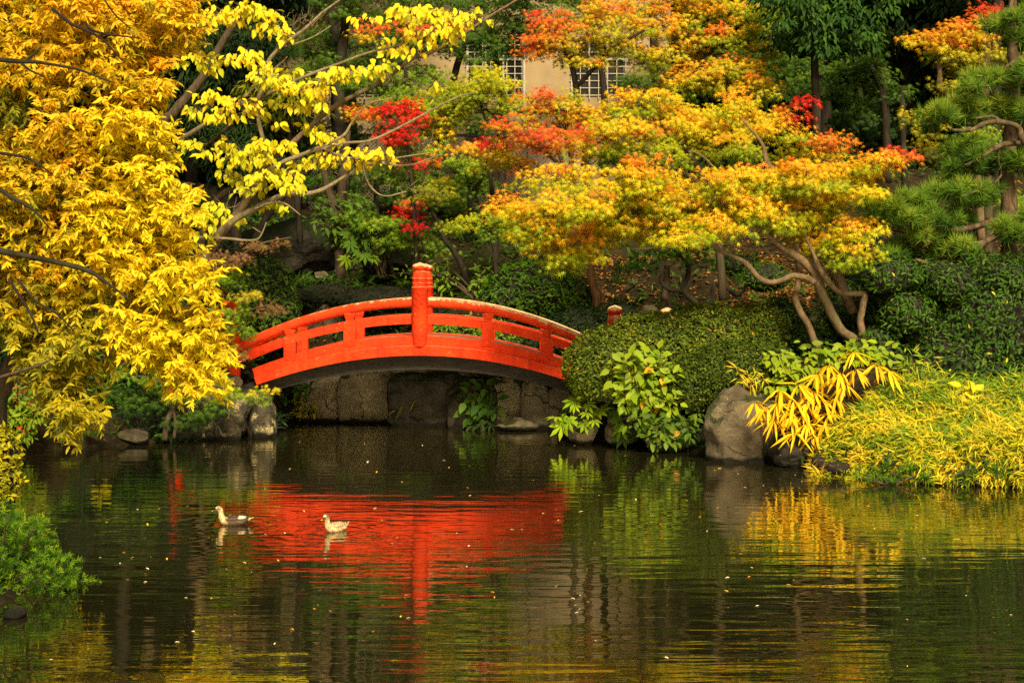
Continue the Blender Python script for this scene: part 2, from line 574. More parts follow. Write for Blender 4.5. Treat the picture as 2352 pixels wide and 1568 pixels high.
# ---------------------------------------------------------------- ground and water
SHORE = np.array([(-34, 12.4), (-12, 12.6), (-5.7, 13.3), (-4.75, 14.3), (-5.1, 15.8), (-6.1, 17.5), (-6.9, 19.6), (-7.3, 21.2), (-8.9, 23.6), (-9.4, 25.6),
                  (-8.87, 27.2), (-7.86, 28.0), (-7.19, 28.4), (-6.59, 29.6), (-5.6, 30.0), (-5.1, 30.4), (-5.2, 34.1), (-2.74, 33.9), (-1.13, 33.4), (0.4, 33.0), (1.35, 32.2),
                  (1.12, 29.0), (2.56, 28.5), (3.46, 26.9), (4.9, 25.2), (6.3, 23.0), (7.96, 22.4), (14, 21), (34, 18), (34, -20), (-34, -20)])
CTRL = np.array([  # x, y, height
    (-6, 28.5, .7), (-8.5, 28.5, 1.0), (-5.9, 31, 1.25), (-9.5, 27, 1.5), (-12, 30, 2.0), (-5.6, 34, 1.5), (-14, 20, 1.6), (-5.6, 14.6, .14), (-8, 15, .5), (-8, 20, .8),
    (2.2, 30.2, 1.3), (3.2, 28.6, 1.0), (5, 27.4, 1.4), (6.4, 27, 2.0), (5.2, 26, 1.1), (8, 27.5, 1.6), (10, 28, 1.8), (7, 24, .7), (9, 24.5, .9), (8, 26, 1.3), (12, 26, 1.4),
    (-3, 34.6, 1.3), (0, 34.1, 1.25), (-4.4, 38, 3.2), (-2, 36, 2.2), (1, 36, 2.3), (4, 34, 2.45), (4.5, 38, 3.85), (8, 36, 3.0), (-9, 36, 3.0), (-2, 42, 4.5), (3, 42, 4.9), (9, 42, 5.4),
    (-2.5, 46, 5.7), (4, 46, 5.9), (12, 46, 6.7), (-10, 46, 5.6), (-18, 40, 5.0), (20, 40, 5.2), (0, 52, 6.0), (15, 54, 7.5), (-15, 54, 7.0), (30, 30, 3), (-30, 30, 3), (-20, 28, 2.4), (20, 30, 2.6),
    (0, 66, 12), (20, 66, 13), (-20, 66, 13), (40, 60, 13), (-40, 60, 13), (0, 84, 27), (25, 84, 27), (-25, 84, 27), (48, 84, 27), (-48, 84, 27)], float)


def shore_dist(p):
    d = np.full(len(p), 1e9)
    for i in range(len(SHORE)):
        a, b = SHORE[i], SHORE[(i + 1) % len(SHORE)]
        ab = b - a
        t = np.clip(((p - a) @ ab) / (ab @ ab), 0, 1)
        d = np.minimum(d, np.linalg.norm(p - (a + t[:, None] * ab), axis=1))
    ins = in_poly(p, SHORE)
    return np.where(ins, -d, d)


def ground_h(p):
    p = np.atleast_2d(np.asarray(p, float))
    out = np.zeros(len(p))
    for s in range(0, len(p), 20000):
        q = p[s:s + 20000]
        d2 = ((q[:, None, :] - CTRL[None, :, :2]) ** 2).sum(-1) + 0.4
        w = d2 ** -2.0
        t = (w * CTRL[None, :, 2]).sum(1) / w.sum(1)
        sd_ = shore_dist(q)
        k = np.clip(sd_ / 0.8, 0, 1)
        out[s:s + 20000] = np.where(sd_ < 0, np.maximum(-0.9, sd_ * 0.8 - 0.1), -0.1 + (t + 0.1) * (1 - (1 - k) ** 2.2))
    return out


def hit(px, py):
    """where the lines of sight (px, py) first meet the ground"""
    Ys = np.arange(20.5, 40, .12)
    X = (px[:, None] - CX) / F * Ys; Z = H - (py[:, None] - HY) / F * Ys
    g_ = ground_h(np.stack([X.ravel(), np.broadcast_to(Ys, X.shape).ravel()], -1)).reshape(X.shape)
    i = np.argmax(np.maximum(g_, 0) > Z, axis=1)
    return Ys[i]


def gz(x, y):
    return float(ground_h([(x, y)])[0])


xs = np.concatenate([np.linspace(-60, -16, 34)[:-1], np.arange(-16, 16, 0.28), np.linspace(16, 60, 34)])
ys = np.concatenate([np.arange(-22, 11, 1.5), np.arange(11, 48, 0.28), np.linspace(48, 92, 46)])
gx, gy = np.meshgrid(xs, ys)
pp = np.stack([gx.ravel(), gy.ravel()], -1)
hz = ground_h(pp)
land = np.clip(hz / 0.8, 0, 1)
hz = hz + land * np.array([0.10 * mnoise.noise((x * 1.1, y * 1.1, 0.3)) + 0.05 * mnoise.noise((x * 3.1, y * 3.1, 4.0)) for x, y in pp])
nx, ny = len(xs), len(ys)
I = np.arange(nx * ny).reshape(ny, nx)
quads = np.stack([I[:-1, :-1], I[:-1, 1:], I[1:, 1:], I[1:, :-1]], -1).reshape(-1, 4)
me = bpy.data.meshes.new('ground')
me.from_pydata(np.column_stack([pp, hz]).tolist(), [], quads.tolist())
me.shade_smooth()
gm, nt, b = node_mat('forest_floor')
v = world_pos(nt)
c = ramp(nt, noise_tex(nt, 1.3, 8, 0.7, v), [(0.35, (.010, .009, .005)), (0.5, (.026, .020, .010)), (0.68, (.05, .036, .018))])
c = mixrgb(nt, ramp(nt, noise_tex(nt, 0.55, 8, 0.7, v), [(0.48, (0, 0, 0)), (0.62, (.85, .85, .85))]), c, (.022, .032, .007))
c = mixrgb(nt, ramp(nt, noise_tex(nt, 9, 4, 0.7, v), [(0.56, (0, 0, 0)), (0.64, (.6, .6, .6))]), c, (.10, .05, .018))
nt.links.new(c, b.inputs['Base Color'])
b.inputs['Roughness'].default_value = 0.95
b.inputs['Specular IOR Level'].default_value = 0.1
bump(nt, b, noise_tex(nt, 11, 8, 0.7, v), 0.9, 0.08)
me.materials.append(gm)
ground = bpy.data.objects.new('ground', me)
COL.objects.link(ground)
tag(ground, kind='structure')

me = bpy.data.meshes.new('water')
me.from_pydata([(-34, -22, 0), (34, -22, 0), (34, 36, 0), (-34, 36, 0)], [], [(0, 1, 2, 3)])
wm, nt, b = node_mat('pond_water')
nt.nodes.remove(b)
out = nt.nodes['Material Output']
gpos = nt.nodes.new('ShaderNodeNewGeometry').outputs['Position']


def mapped(scale, rot=0.0):
    mp = nt.nodes.new('ShaderNodeMapping')
    mp.inputs['Scale'].default_value = scale
    mp.inputs['Rotation'].default_value = (0, 0, rot)
    nt.links.new(gpos, mp.inputs['Vector'])
    return mp.outputs[0]


r1 = noise_tex(nt, 1.0, 2, 0.45, mapped((0.42, 2.6, 1), 0.03), 0.25)
r2 = noise_tex(nt, 1.0, 2, 0.5, mapped((1.1, 6.5, 1), -0.05), 0.2)
calm = noise_tex(nt, 1.0, 2, 0.5, mapped((0.10, 0.22, 1)))
wv = nt.nodes.new('ShaderNodeTexWave')          # rings running out from the swimming ducks
wv.wave_type = 'RINGS'; wv.rings_direction = 'SPHERICAL'; wv.wave_profile = 'SIN'
wv.inputs['Scale'].default_value = 0.85
wv.inputs['Distortion'].default_value = 1.2
wv.inputs['Detail'].default_value = 1.0
wv.inputs['Detail Scale'].default_value = 0.4
mp = nt.nodes.new('ShaderNodeMapping')
mp.inputs['Location'].default_value = (2.3, -17.0, 0)
nt.links.new(gpos, mp.inputs['Vector'])
nt.links.new(mp.outputs[0], wv.inputs['Vector'])
amp = ramp(nt, calm, [(0.35, (.35, .35, .35)), (0.65, (1, 1, 1))])
h = math_n(nt, 'ADD', math_n(nt, 'MULTIPLY', r1, 1.0), math_n(nt, 'MULTIPLY', r2, 0.42))
h = math_n(nt, 'ADD', math_n(nt, 'MULTIPLY', h, amp), math_n(nt, 'MULTIPLY', wv.outputs['Fac'], 0.035))
for dx_, dy_ in ((-3.67, 18.94), (-2.26, 18.44)):
    vd = nt.nodes.new('ShaderNodeVectorMath'); vd.operation = 'DISTANCE'
    nt.links.new(gpos, vd.inputs[0]); vd.inputs[1].default_value = (dx_, dy_, 0)
    ring = math_n(nt, 'MULTIPLY', math_n(nt, 'SINE', math_n(nt, 'MULTIPLY', vd.outputs['Value'], 26.0)), math_n(nt, 'POWER', 2.718, math_n(nt, 'MULTIPLY', vd.outputs['Value'], -1.5)))
    h = math_n(nt, 'ADD', h, math_n(nt, 'MULTIPLY', ring, 0.16))
bp = nt.nodes.new('ShaderNodeBump')
bp.inputs['Strength'].default_value = 1.0
bp.inputs['Distance'].default_value = 0.013
nt.links.new(h, bp.inputs['Height'])
gl = nt.nodes.new('ShaderNodeBsdfGlossy')
gl.inputs['Color'].default_value = (1.0, 0.97, 0.86, 1)
gl.inputs['Roughness'].default_value = 0.02
nt.links.new(bp.outputs[0], gl.inputs['Normal'])
df = nt.nodes.new('ShaderNodeBsdfDiffuse')
df.inputs['Color'].default_value = (.014, .013, .005, 1)
fr = nt.nodes.new('ShaderNodeFresnel')
fr.inputs['IOR'].default_value = 2.6
nt.links.new(bp.outputs[0], fr.inputs['Normal'])
mx = nt.nodes.new('ShaderNodeMixShader')
nt.links.new(math_n(nt, 'ADD', math_n(nt, 'MULTIPLY', fr.outputs[0], 0.86), 0.12), mx.inputs[0])
nt.links.new(df.outputs[0], mx.inputs[1])
nt.links.new(gl.outputs[0], mx.inputs[2])
nt.links.new(mx.outputs[0], out.inputs['Surface'])
me.materials.append(wm)
water = bpy.data.objects.new('water', me)
COL.objects.link(water)
tag(water, kind='structure')

# ---------------------------------------------------------------- the red arched bridge
rm, nt, b = node_mat('red_lacquer_weathered')
v = world_pos(nt)
g = nt.nodes.new('ShaderNodeNewGeometry')
sx = nt.nodes.new('ShaderNodeSeparateXYZ'); nt.links.new(g.outputs['Normal'], sx.inputs[0])
sp = nt.nodes.new('ShaderNodeSeparateXYZ'); nt.links.new(g.outputs['Position'], sp.inputs[0])
fine = noise_tex(nt, 9.0, 10, 0.72, v, 0.5)
base = ramp(nt, noise_tex(nt, 2.5, 6, 0.6, v), [(0.3, (.70, .030, .005)), (0.7, (.78, .060, .008))])
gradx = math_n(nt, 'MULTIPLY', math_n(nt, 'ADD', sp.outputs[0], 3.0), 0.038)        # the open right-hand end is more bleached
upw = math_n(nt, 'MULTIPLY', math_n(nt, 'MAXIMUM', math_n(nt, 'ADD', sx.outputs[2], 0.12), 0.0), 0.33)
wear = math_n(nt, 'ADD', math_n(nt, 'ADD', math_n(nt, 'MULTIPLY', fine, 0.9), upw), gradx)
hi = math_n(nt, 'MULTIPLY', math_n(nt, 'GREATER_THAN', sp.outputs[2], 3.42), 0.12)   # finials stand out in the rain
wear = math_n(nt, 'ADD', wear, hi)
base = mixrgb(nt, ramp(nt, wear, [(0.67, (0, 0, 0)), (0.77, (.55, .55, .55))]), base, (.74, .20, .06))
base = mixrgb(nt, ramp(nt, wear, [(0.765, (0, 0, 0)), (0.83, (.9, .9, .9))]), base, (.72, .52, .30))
spot = noise_tex(nt, 16, 5, 0.6, v)
base = mixrgb(nt, ramp(nt, spot, [(0.66, (0, 0, 0)), (0.70, (.75, .75, .75))]), base, (.76, .30, .12))
stain = noise_tex(nt, 1.0, 7, .65, world_pos(nt, (7, 7, 1.1)), .4)
base = mixrgb(nt, ramp(nt, stain, [(0.50, (0, 0, 0)), (0.72, (.75, .75, .75))]), base, (.40, .018, .005))
base = mixrgb(nt, ramp(nt, noise_tex(nt, 30, 4, .6, v), [(0.60, (0, 0, 0)), (0.72, (.6, .6, .6))]), base, (.50, .035, .01))
nt.links.new(base, b.inputs['Base Color'])
b.inputs['Roughness'].default_value = 0.7
b.inputs['Specular IOR Level'].default_value = 0.15
bump(nt, b, math_n(nt, 'ADD', noise_tex(nt, 13, 6, 0.6, v), math_n(nt, 'MULTIPLY', fine, 0.5)), 0.8, 0.06)
RED = rm
cm, nt, b = node_mat('bridge_concrete')
v = world_pos(nt, (1, 1, 3.0))
f = noise_tex(nt, 3.0, 8, 0.65, v, 1.0)
nt.links.new(ramp(nt, f, [(0.3, (.016, .014, .010)), (0.7, (.05, .042, .030))]), b.inputs['Base Color'])
b.inputs['Roughness'].default_value = 0.9
bump(nt, b, f, 0.8, 0.08)
CONC = cm
deckm = plain('deck_boards', (.16, .12, .08), 0.8)

BX, BY = P(961, 0, 30).x, 30.0


def arch(z0, k, s):
    return z0 - k * s * s


def arch_beam(mb, s0, s1, y0, y1, ztop, ktop, zbot, kbot, n=48, slant0=0.0, slant1=0.0):
    """a curved beam; its ends may lean (slant = how far the lower corner sits inside the upper one)"""
    V, fs = [], []
    for i in range(n + 1):
        t = i / n
        a = s0 + (s1 - s0) * t
        bt = (s0 + slant0) + (s1 - slant1 - s0 - slant0) * t
        for y in (y0, y1):
            V.append((BX + a, BY + y, arch(ztop, ktop, a)))
            V.append((BX + bt, BY + y, arch(zbot, kbot, bt)))
    for i in range(n):
        a, c = i * 4, i * 4 + 4
        fs += [(a, a + 1, c + 1, c), (a + 3, a + 2, c + 2, c + 3), (a + 2, a, c, c + 2), (a + 1, a + 3, c + 3, c + 1)]
    fs += [(0, 2, 3, 1), (n * 4, n * 4 + 1, n * 4 + 3, n * 4 + 2)]
    mb.add(V, fs)


bridge = thing('arched_bridge', 'red lacquered wooden arched footbridge with bulb-topped posts over the pond', 'bridge', (BX, 31.0, 0))
for side, ys_, yn in (('near', -1, 0.0), ('far', 1, 2.0)):
    sg = ys_
    yy = lambda d: yn + sg * (-d)                 # d: how far outward from the bridge's edge (outward is towards the viewer on the near side)
    o1 = -1 if side == 'near' else 1
    Yo = lambda d: yn + o1 * d
    mb = MB(); arch_beam(mb, -3.47, 3.47, *sorted((Yo(0.00), Yo(-0.12))), 2.08, .057, 1.87, .0555, slant0=.05, slant1=.05)
    mb.build('side_beam', RED, bridge)
    mb = MB(); arch_beam(mb, -3.42, 3.42, *sorted((Yo(0.085), Yo(-0.12))), 1.872, .0555, 1.671, .054, slant0=.06, slant1=.06)
    mb.build('edge_beam', RED, bridge)
    # round handrail in two lengths, left and right of the tall middle post
    for s0, s1 in ((-3.85, -0.05), (0.05, 4.05)):
        ss = np.linspace(s0, s1, 30)
        mb = MB(); mb.tube([(BX + s, BY + Yo(-0.10), arch(2.775, .0665, s)) for s in ss], 0.10, 14)
        mb.build('handrail', RED, bridge, smooth=50)
    for s0, s1 in ((-3.85, -0.15), (0.15, 4.05)):
        mb = MB(); arch_beam(mb, s0, s1, *sorted((Yo(-0.03), Yo(-0.17))), 2.507, .0575, 2.325, .0575, 36)
        mb.build('middle_rail', RED, bridge)
    for s in (-2.69, -1.44, 1.45, 2.69):          # stub posts with a waisted neck under the handrail
        zt = arch(2.69, .0665, s); zb = arch(1.98, .057, s)
        mb = MB()
        hgt = zt - zb
        mb.box((BX + s, BY + Yo(-0.10), zb + hgt * 0.36), (.25, .24, hgt * 0.72), bev=.012)
        mb.box((BX + s, BY + Yo(-0.10), zb + hgt * 0.775), (.165, .15, hgt * 0.112), bev=.01)
        mb.box((BX + s, BY + Yo(-0.10), zb + hgt * 0.91), (.185, .17, hgt * 0.158), taper=1.25, bev=.01)
        mb.build('stub_post', RED, bridge, smooth=35)

    def big_post(s, y, ztop, zbot, name='post'):
        mb = MB()
        prof = [(.130, zbot), (.150, zbot + .18), (.168, zbot + .32), (.170, ztop - .53), (.176, ztop - .525), (.176, ztop - .50), (.155, ztop - .495), (.158, ztop - .44), (.162, ztop - .435), (.162, ztop - .42), (.155, ztop - .415),
                (.157, ztop - .35), (.162, ztop - .345), (.162, ztop - .32), (.154, ztop - .315), (.152, ztop - .27), (.145, ztop - .235), (.132, ztop - .195), (.118, ztop - .17)]
        mb.lathe((BX + s, BY + y, 0), prof, 28)
        p = mb.build(name, RED, bridge, smooth=50)
        mb = MB()
        mb.lathe((BX + s, BY + y, 0), [(.114, ztop - .172), (.118, ztop - .150), (.142, ztop - .135), (.159, ztop - .110), (.163, ztop - .085), (.155, ztop - .055), (.128, ztop - .030), (.075, ztop - .012), (.03, ztop + .004), (.008, ztop + .012)], 28)
        mb.build('finial', RED, bridge, smooth=50).parent = p
    big_post(0.03, Yo(0.0), 3.60, 1.86)
    big_post(-3.90 if side == 'near' else -4.39, Yo(-0.08), 2.78, 0.95)
    big_post(4.10 if side == 'near' else 4.24, Yo(-0.08), 2.68, 0.95)
    # wing fences that splay away from the ends
    for s0, s1 in ((-3.90, -5.05), (4.10, 5.45)):
        dy = -0.25 if side == 'near' else 0.45
        if side == 'near' and s1 > 0: dy = -0.45
        zw = 2.62 if s1 > 0 else 1.86
        big_post(s1, Yo(-0.08) + dy, zw, 0.7)
        for z, r in ((zw - .48, .085), (zw - .85, .07), (zw - 1.1, .075)):
            mb = MB(); mb.tube([(BX + s0, BY + Yo(-0.08), z), (BX + (s0 + s1) / 2, BY + Yo(-0.08) + dy / 2, z - .02), (BX + s1, BY + Yo(-0.08) + dy, z - .03)], r, 10)
            mb.build('wing_rail', RED, bridge, smooth=50)
mb = MB(); arch_beam(mb, -3.40, 3.40, 0.125, 1.875, 2.045, .057, 1.80, .0555)
mb.build('deck', deckm, bridge)
mb = MB(); arch_beam(mb, -4.1, 4.1, 0.24, 1.76, 1.79, .0555, 1.36, .047, slant0=.3, slant1=.3)
mb.build('concrete_arch', CONC, bridge)


# ---------------------------------------------------------------- rocks and walls
def rock(name, label, cat, px, py, w, h, Y, depth, seed, mat, cuts=9, rough=0.10, parent=None, squash=0.58, flat=0.0, group=None, boxy=1.0):
    g = np.random.default_rng(seed)
    bm = bmesh.new()
    bmesh.ops.create_icosphere(bm, subdivisions=5, radius=1.0)
    V = np.array([v_.co[:] for v_ in bm.verts])
    if boxy != 1.0: V = np.sign(V) * np.abs(V) ** boxy
    for _ in range(cuts if boxy == 1.0 else 3):
        n_ = unit(g.normal(0, 1, 3) * np.array([1, 1, .7])); d = g.uniform(.58, .86) if boxy == 1.0 else g.uniform(.95, 1.2)
        k = V @ n_ - d
        V = V - np.outer(np.maximum(k, 0) * 0.93, n_)
    if flat: V[:, 2] = np.minimum(V[:, 2], flat + (V[:, 2] - flat) * 0.25)
    off = g.uniform(-50, 50, 3)
    nz = np.array([mnoise.fractal(Vector(p * 2.1 + off), 0.9, 2.2, 6) for p in V])
    rd = np.array([abs(mnoise.noise(Vector(p * 1.3 - off))) for p in V])
    V = V * (1 + rough * nz - rough * 1.1 * rd)[:, None]
    V = V / np.abs(V).max(0)
    wm_, hm = M(w, Y), M(h, Y)
    V = V * np.array([wm_ / 2, depth / 2, hm * squash])
    if 940 < py < 1100 and parent is None: Y = min(Y, on_water(py))       # stands at the water line
    c = np.array(P(px, py, Y)); c[1] += depth * 0.35
    top = hm - V[:, 2].max()
    V = V + np.array([0, 0, top])
    fs = [tuple(v_.index for v_ in f_.verts) for f_ in bm.faces]
    bm.free()
    mb = MB(); mb.add(V + c, fs)
    loc = c
    o = mb.build(name, mat, parent, loc if parent is None else None, smooth=38)
    if parent is None: tag(o, label, cat, group)
    return o


rock('boulder', 'big dark craggy boulder with pale lichen, left of the bridge end', 'rock', 490, 1012, 175, 138, 29.4, 1.5, 5, ROCK_LICHEN, 12, .24, squash=.75)
rock('boulder', 'pale cracked upright rock at the water under the bridge\'s left foot', 'rock', 598, 1006, 80, 112, 29.7, 1.0, 17, ROCK_LICHEN, 12, .18, squash=.75)
rock('stone', 'flat tan stone low at the water below the yellow tree', 'rock', 298, 1022, 96, 38, 28.3, .8, 23, ROCK, 8, .10)
rock('stone', 'rough dark abutment stone touching the left end of the red beam', 'rock', 548, 872, 84, 50, 30.3, 1.1, 31, ROCK_DARK, 8, .14)
rock('stone', 'mossy flat stone beside the left bridge post foot', 'rock', 505, 868, 70, 26, 29.9, .8, 37, ROCK_DARK, 6, .10)
rock('stone', 'small rounded brown stone above the craggy boulder', 'rock', 528, 892, 50, 30, 29.6, .5, 41, ROCK, 6, .08)
rock('boulder', 'large rounded brown boulder half behind the orange-yellow long leaves', 'rock', 1722, 1062, 200, 172, 26.2, 1.6, 47, ROCK, 12, .14, squash=.82)
rock('boulder', 'dark rock at the water beneath the yellow bamboo edge', 'rock', 1835, 1075, 120, 75, 25.2, 1.3, 53, ROCK_DARK, 8, .12)
rock('stone', 'upright cut stone at the water under the right hedge', 'rock', 1345, 1022, 84, 90, 28.5, .9, 59, WALLSTONE, 7, .07)
rock('stone', 'squat grey stone at the waterline under the leafy bush', 'rock', 1430, 1026, 84, 78, 28.3, .9, 61, WALLSTONE, 7, .09)
rock('stone', 'dark stone at the waterline between leafy bush and big boulder', 'rock', 1540, 1040, 130, 60, 27.4, .9, 67, ROCK_DARK, 7, .12)
rock('stone', 'low flat tan stone in the water under the bridge\'s right half', 'rock', 1192, 990, 100, 30, 31.3, .6, 71, WALLSTONE, 7, .06)
rock('stone', 'small pointed stone lying at the water beside the cut stone', 'rock', 1296, 1000, 34, 24, 29.6, .4, 73, ROCK, 6, .08)
rock('boulder', 'tall grey rock with white streaks seen through the left railing', 'rock', 740, 800, 110, 120, 35.5, 1.2, 79, ROCK, 9, .12)
rock('boulder', 'dark rock by the shrubs behind the left handrail', 'rock', 1010, 800, 110, 60, 34.6, 1.0, 83, ROCK_DARK, 8, .12)
rock('boulder', 'huge shadowed rock face on the slope above the left shrubs', 'rock', 640, 640, 330, 150, 38.0, 2.6, 89, ROCK_DARK, 9, .14)
rock('boulder', 'dark rock right of the forked trunk on the slope', 'rock', 880, 640, 130, 110, 38.4, 1.6, 97, ROCK_DARK, 9, .14)
rock('stone', 'small brown stone at the foot of the forked trunk', 'rock', 735, 642, 36, 20, 37.2, .4, 101, ROCK, 6, .08)
rock('stone', 'grey stone on the leaf-strewn slope behind the clipped hedge', 'rock', 1492, 722, 46, 22, 33.0, .4, 103, ROCK, 6, .08)
rock('stone', 'dark little stone among juniper roots at the near left shore', 'rock', 24, 1424, 56, 24, 13.6, .35, 107, ROCK_DARK, 6, .10)
wall = thing('retaining_wall', 'mossy wall of big upright stone slabs under the bridge', 'wall', tuple(P(980, 970, 32.8)))
for i, (px, py, w, h, Y, dp, sq, cu) in enumerate([(745, 970, 150, 125, 33.0, 1.2, .72, 10), (850, 972, 160, 135, 32.8, 1.2, .72, 10), (980, 980, 190, 128, 32.0, 1.3, .70, 10), (1085, 986, 130, 122, 31.5, 1.0, .72, 10),
                                                   (1160, 987, 90, 125, 31.6, .9, .8, 8), (1235, 989, 84, 122, 31.4, .9, .8, 8), (1300, 992, 90, 118, 31.2, .9, .8, 8)]):
    rock('stone_slab' if i < 7 else 'footing_stone', None, None, px, py, w, h, Y, dp, 200 + i, WALLSTONE if i not in (2, 3, 7) else ROCK_DARK, cu, .09, wall, sq, boxy=.42)

# ---------------------------------------------------------------- house behind the trees
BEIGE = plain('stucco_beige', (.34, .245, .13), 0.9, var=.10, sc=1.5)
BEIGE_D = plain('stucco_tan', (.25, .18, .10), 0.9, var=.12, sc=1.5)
GLASS, nt, b = node_mat('dark_glass')
b.inputs['Base Color'].default_value = (.012, .012, .012, 1); b.inputs['Roughness'].default_value = .12
WHITE = plain('white_paint', (.42, .38, .30), 0.5)
DARKW = plain('dark_metal', (.018, .015, .012), 0.6)
HYY = 50.0
house = thing('house', 'tan stuccoed house with barred windows behind the maples', 'building', (P(1080, 0, HYY).x, HYY, 6.0))
x0, x1 = P(640, 0, HYY).x, P(1540, 0, HYY).x
zg = 5.6
zled = P(0, 250, HYY).z
mb = MB()
# upper wall as piers and bands round the openings
wins = [(1072, 1201, 88, 219), (1312, 1437, 88, 219), (820, 930, 88, 219)]
wins_s = sorted(wins)
ztop = 17.0
edges = [640] + [e for w_ in wins_s for e in w_[:2]] + [1540]
za, zb = P(0, 88, HYY).z, P(0, 219, HYY).z


def wbox(mb, pxa, pxb, z0, z1, y0, y1):
    xa, xb = P(pxa, 0, HYY).x, P(pxb, 0, HYY).x
    mb.box(((xa + xb) / 2, (y0 + y1) / 2, (z0 + z1) / 2), (xb - xa, y1 - y0, z1 - z0))


for i in range(0, len(edges), 2):
    wbox(mb, edges[i], edges[i + 1], zb, za, HYY, HYY + .3)
wbox(mb, 640, 1540, za, ztop, HYY, HYY + .3)
wbox(mb, 640, 1540, zled, zb, HYY, HYY + .3)
for pa in (640, 1540):
    xa = P(pa, 0, HYY).x
    mb.box((xa + (.15 if pa == 640 else -.15), HYY + 4.3, (zled + ztop) / 2), (.3, 8.0, ztop - zled))
mb.build('upper_wall', BEIGE, house)
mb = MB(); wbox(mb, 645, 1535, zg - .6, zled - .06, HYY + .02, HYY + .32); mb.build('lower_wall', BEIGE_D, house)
mb = MB(); wbox(mb, 636, 1544, zled - .06, zled - .003, HYY - .12, HYY + .3); mb.build('ledge', DARKW, house)
xa, xb = x0 - .5, x1 + .5
mb = MB(); mb.box(((xa + xb) / 2, HYY + 4, ztop + .15), (xb - xa, 9.6, .3), bev=.03); mb.build('roof', DARKW, house)
for pa, pb, ya, yb in wins:
    mb = MB(); wbox(mb, pa, pb, zb, za, HYY + .18, HYY + .22)
    wnd = mb.build('window', GLASS, house)
    mb = MB()
    for t in (0, .33, .66, 1): wbox(mb, pa + (pb - pa - 4) * t, pa + (pb - pa - 4) * t + 4, zb, za, HYY + .12, HYY + .17)
    wbox(mb, pa, pb, za - .75, za - .66, HYY + .115, HYY + .165)
    mb.build('window_frame', WHITE, house).parent = wnd
    mb = MB()
    nv = int((pb - pa) / 18)
    for i in range(nv + 1):
        px = pa + (pb - pa) * i / nv
        wbox(mb, px - .9, px + .9, zb - .15, za + .1, HYY - .10, HYY - .07)
    for i in range(9):
        z = zb + (za - zb) * i / 8
        wbox(mb, pa - 4, pb + 4, z - .013, z + .013, HYY - .065, HYY - .04)
    mb.build('window_grille', WHITE, house).parent = wnd
for px in (869, 1204):
    mb = MB(); mb.tube([(P(px, 0, HYY).x, HYY - .10, zled - .1 if px < 900 else ztop), (P(px, 0, HYY).x, HYY - .10, zg - .4 if px < 900 else zled)], .05, 8)
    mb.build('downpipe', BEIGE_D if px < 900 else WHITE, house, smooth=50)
mb = MB(); wbox(mb, 1072, 1112, P(0, 302, HYY).z, P(0, 290, HYY).z, HYY - .35, HYY - .001); mb.build('vent_hood', DARKW, house)
ac = thing('outdoor_unit', 'white box unit low against the tan wall behind the wire fence', 'air conditioner', tuple(P(893, 470, 49)))
mb = MB(); mb.box(P(893, 448, 49), (.62, .34, .62), bev=.03); mb.build('casing', WHITE, ac)
mb = MB(); mb.box(P(893, 457, 48.81), (.5, .03, .22), bev=.01); mb.build('grille', DARKW, ac)

# chain-link fence on the terrace edge
WIRE = plain('fence_wire', (.055, .05, .042), 0.5, 0.3)
FY = 46.6
fence = thing('wire_fence', 'chain-link fence with dark top rail in front of the tan house', 'fence', tuple(P(1060, 478, FY)))
fx0, fx1, fz0, fz1 = P(690, 0, FY).x, P(1420, 0, FY).x, 5.55, P(0, 313, FY).z
mb = MB(); mb.box(((fx0 + fx1) / 2, FY, fz1 + .03), (fx1 - fx0, .07, .09)); mb.build('top_rail', DARKW, fence)
mb = MB()
hh = fz1 - fz0
s = fx0 - hh
while s < fx1:
    for sg in (1, -1):
        a = (s, fz0) if sg > 0 else (s, fz1)
        b2 = (s + hh, fz1) if sg > 0 else (s + hh, fz0)
        ta, tb = max(0, (fx0 - s) / hh), min(1, (fx1 - s) / hh)
        if tb - ta > .02:
            pa = (a[0] + hh * ta, FY + .012 * sg, a[1] + (b2[1] - a[1]) * ta); pb = (a[0] + hh * tb, FY + .012 * sg, a[1] + (b2[1] - a[1]) * tb)
            mb.tube([pa, pb], .009, 3, cap=False)
    s += .125
mb.build('wire_mesh', WIRE, fence)
for i in range(8):
    x = fx0 + (fx1 - fx0) * i / 7
    mb = MB(); mb.tube([(x, FY + .06, fz0 - .3), (x, FY + .06, fz1 + .05)], .035, 8); mb.build('fence_post', DARKW, fence, smooth=50)

# ---------------------------------------------------------------- trees
def tree_root(name, label, cat, px, py, Y, group=None):
    return thing(name, label, cat, tuple(P(px, py, Y)), group)


def crown_tree(root, clumps, Y, dY, palname, seed, mat=None, leaf='maple', size=17, per=26, dens=1.0, spray=28, twigmat=None, face=(0, -.5, .5), droop=.5, wid=1.0, tw=True, tw_r=.006, grad=.30, name='crown', sagY=0.0, bias=0.0):
    """clumps: rows (px, py, rx, ry[, palette[, bias[, dY]]])"""
    g = np.random.default_rng(seed)
    Lv, tb = Leaves(), (MB() if tw else None)
    for c in clumps:
        p = c[4] if len(c) > 4 and c[4] else palname
        b = (c[5] if len(c) > 5 else 0.0) + bias
        yo = c[6] if len(c) > 6 else g.uniform(-1, 1) * sagY
        d = min(dY, max(.35, M(c[2], Y) * .9))
        sprays(Lv, tb, g, c, c[2], c[3], Y + yo, d, p, b, leaf, size, per, dens, spray, None, face, droop, tw_r, wid, grad)
    return Lv.build(name, mat or LEAF, root, twigs=tb, twig_mat=twigmat or BARK_DARK)


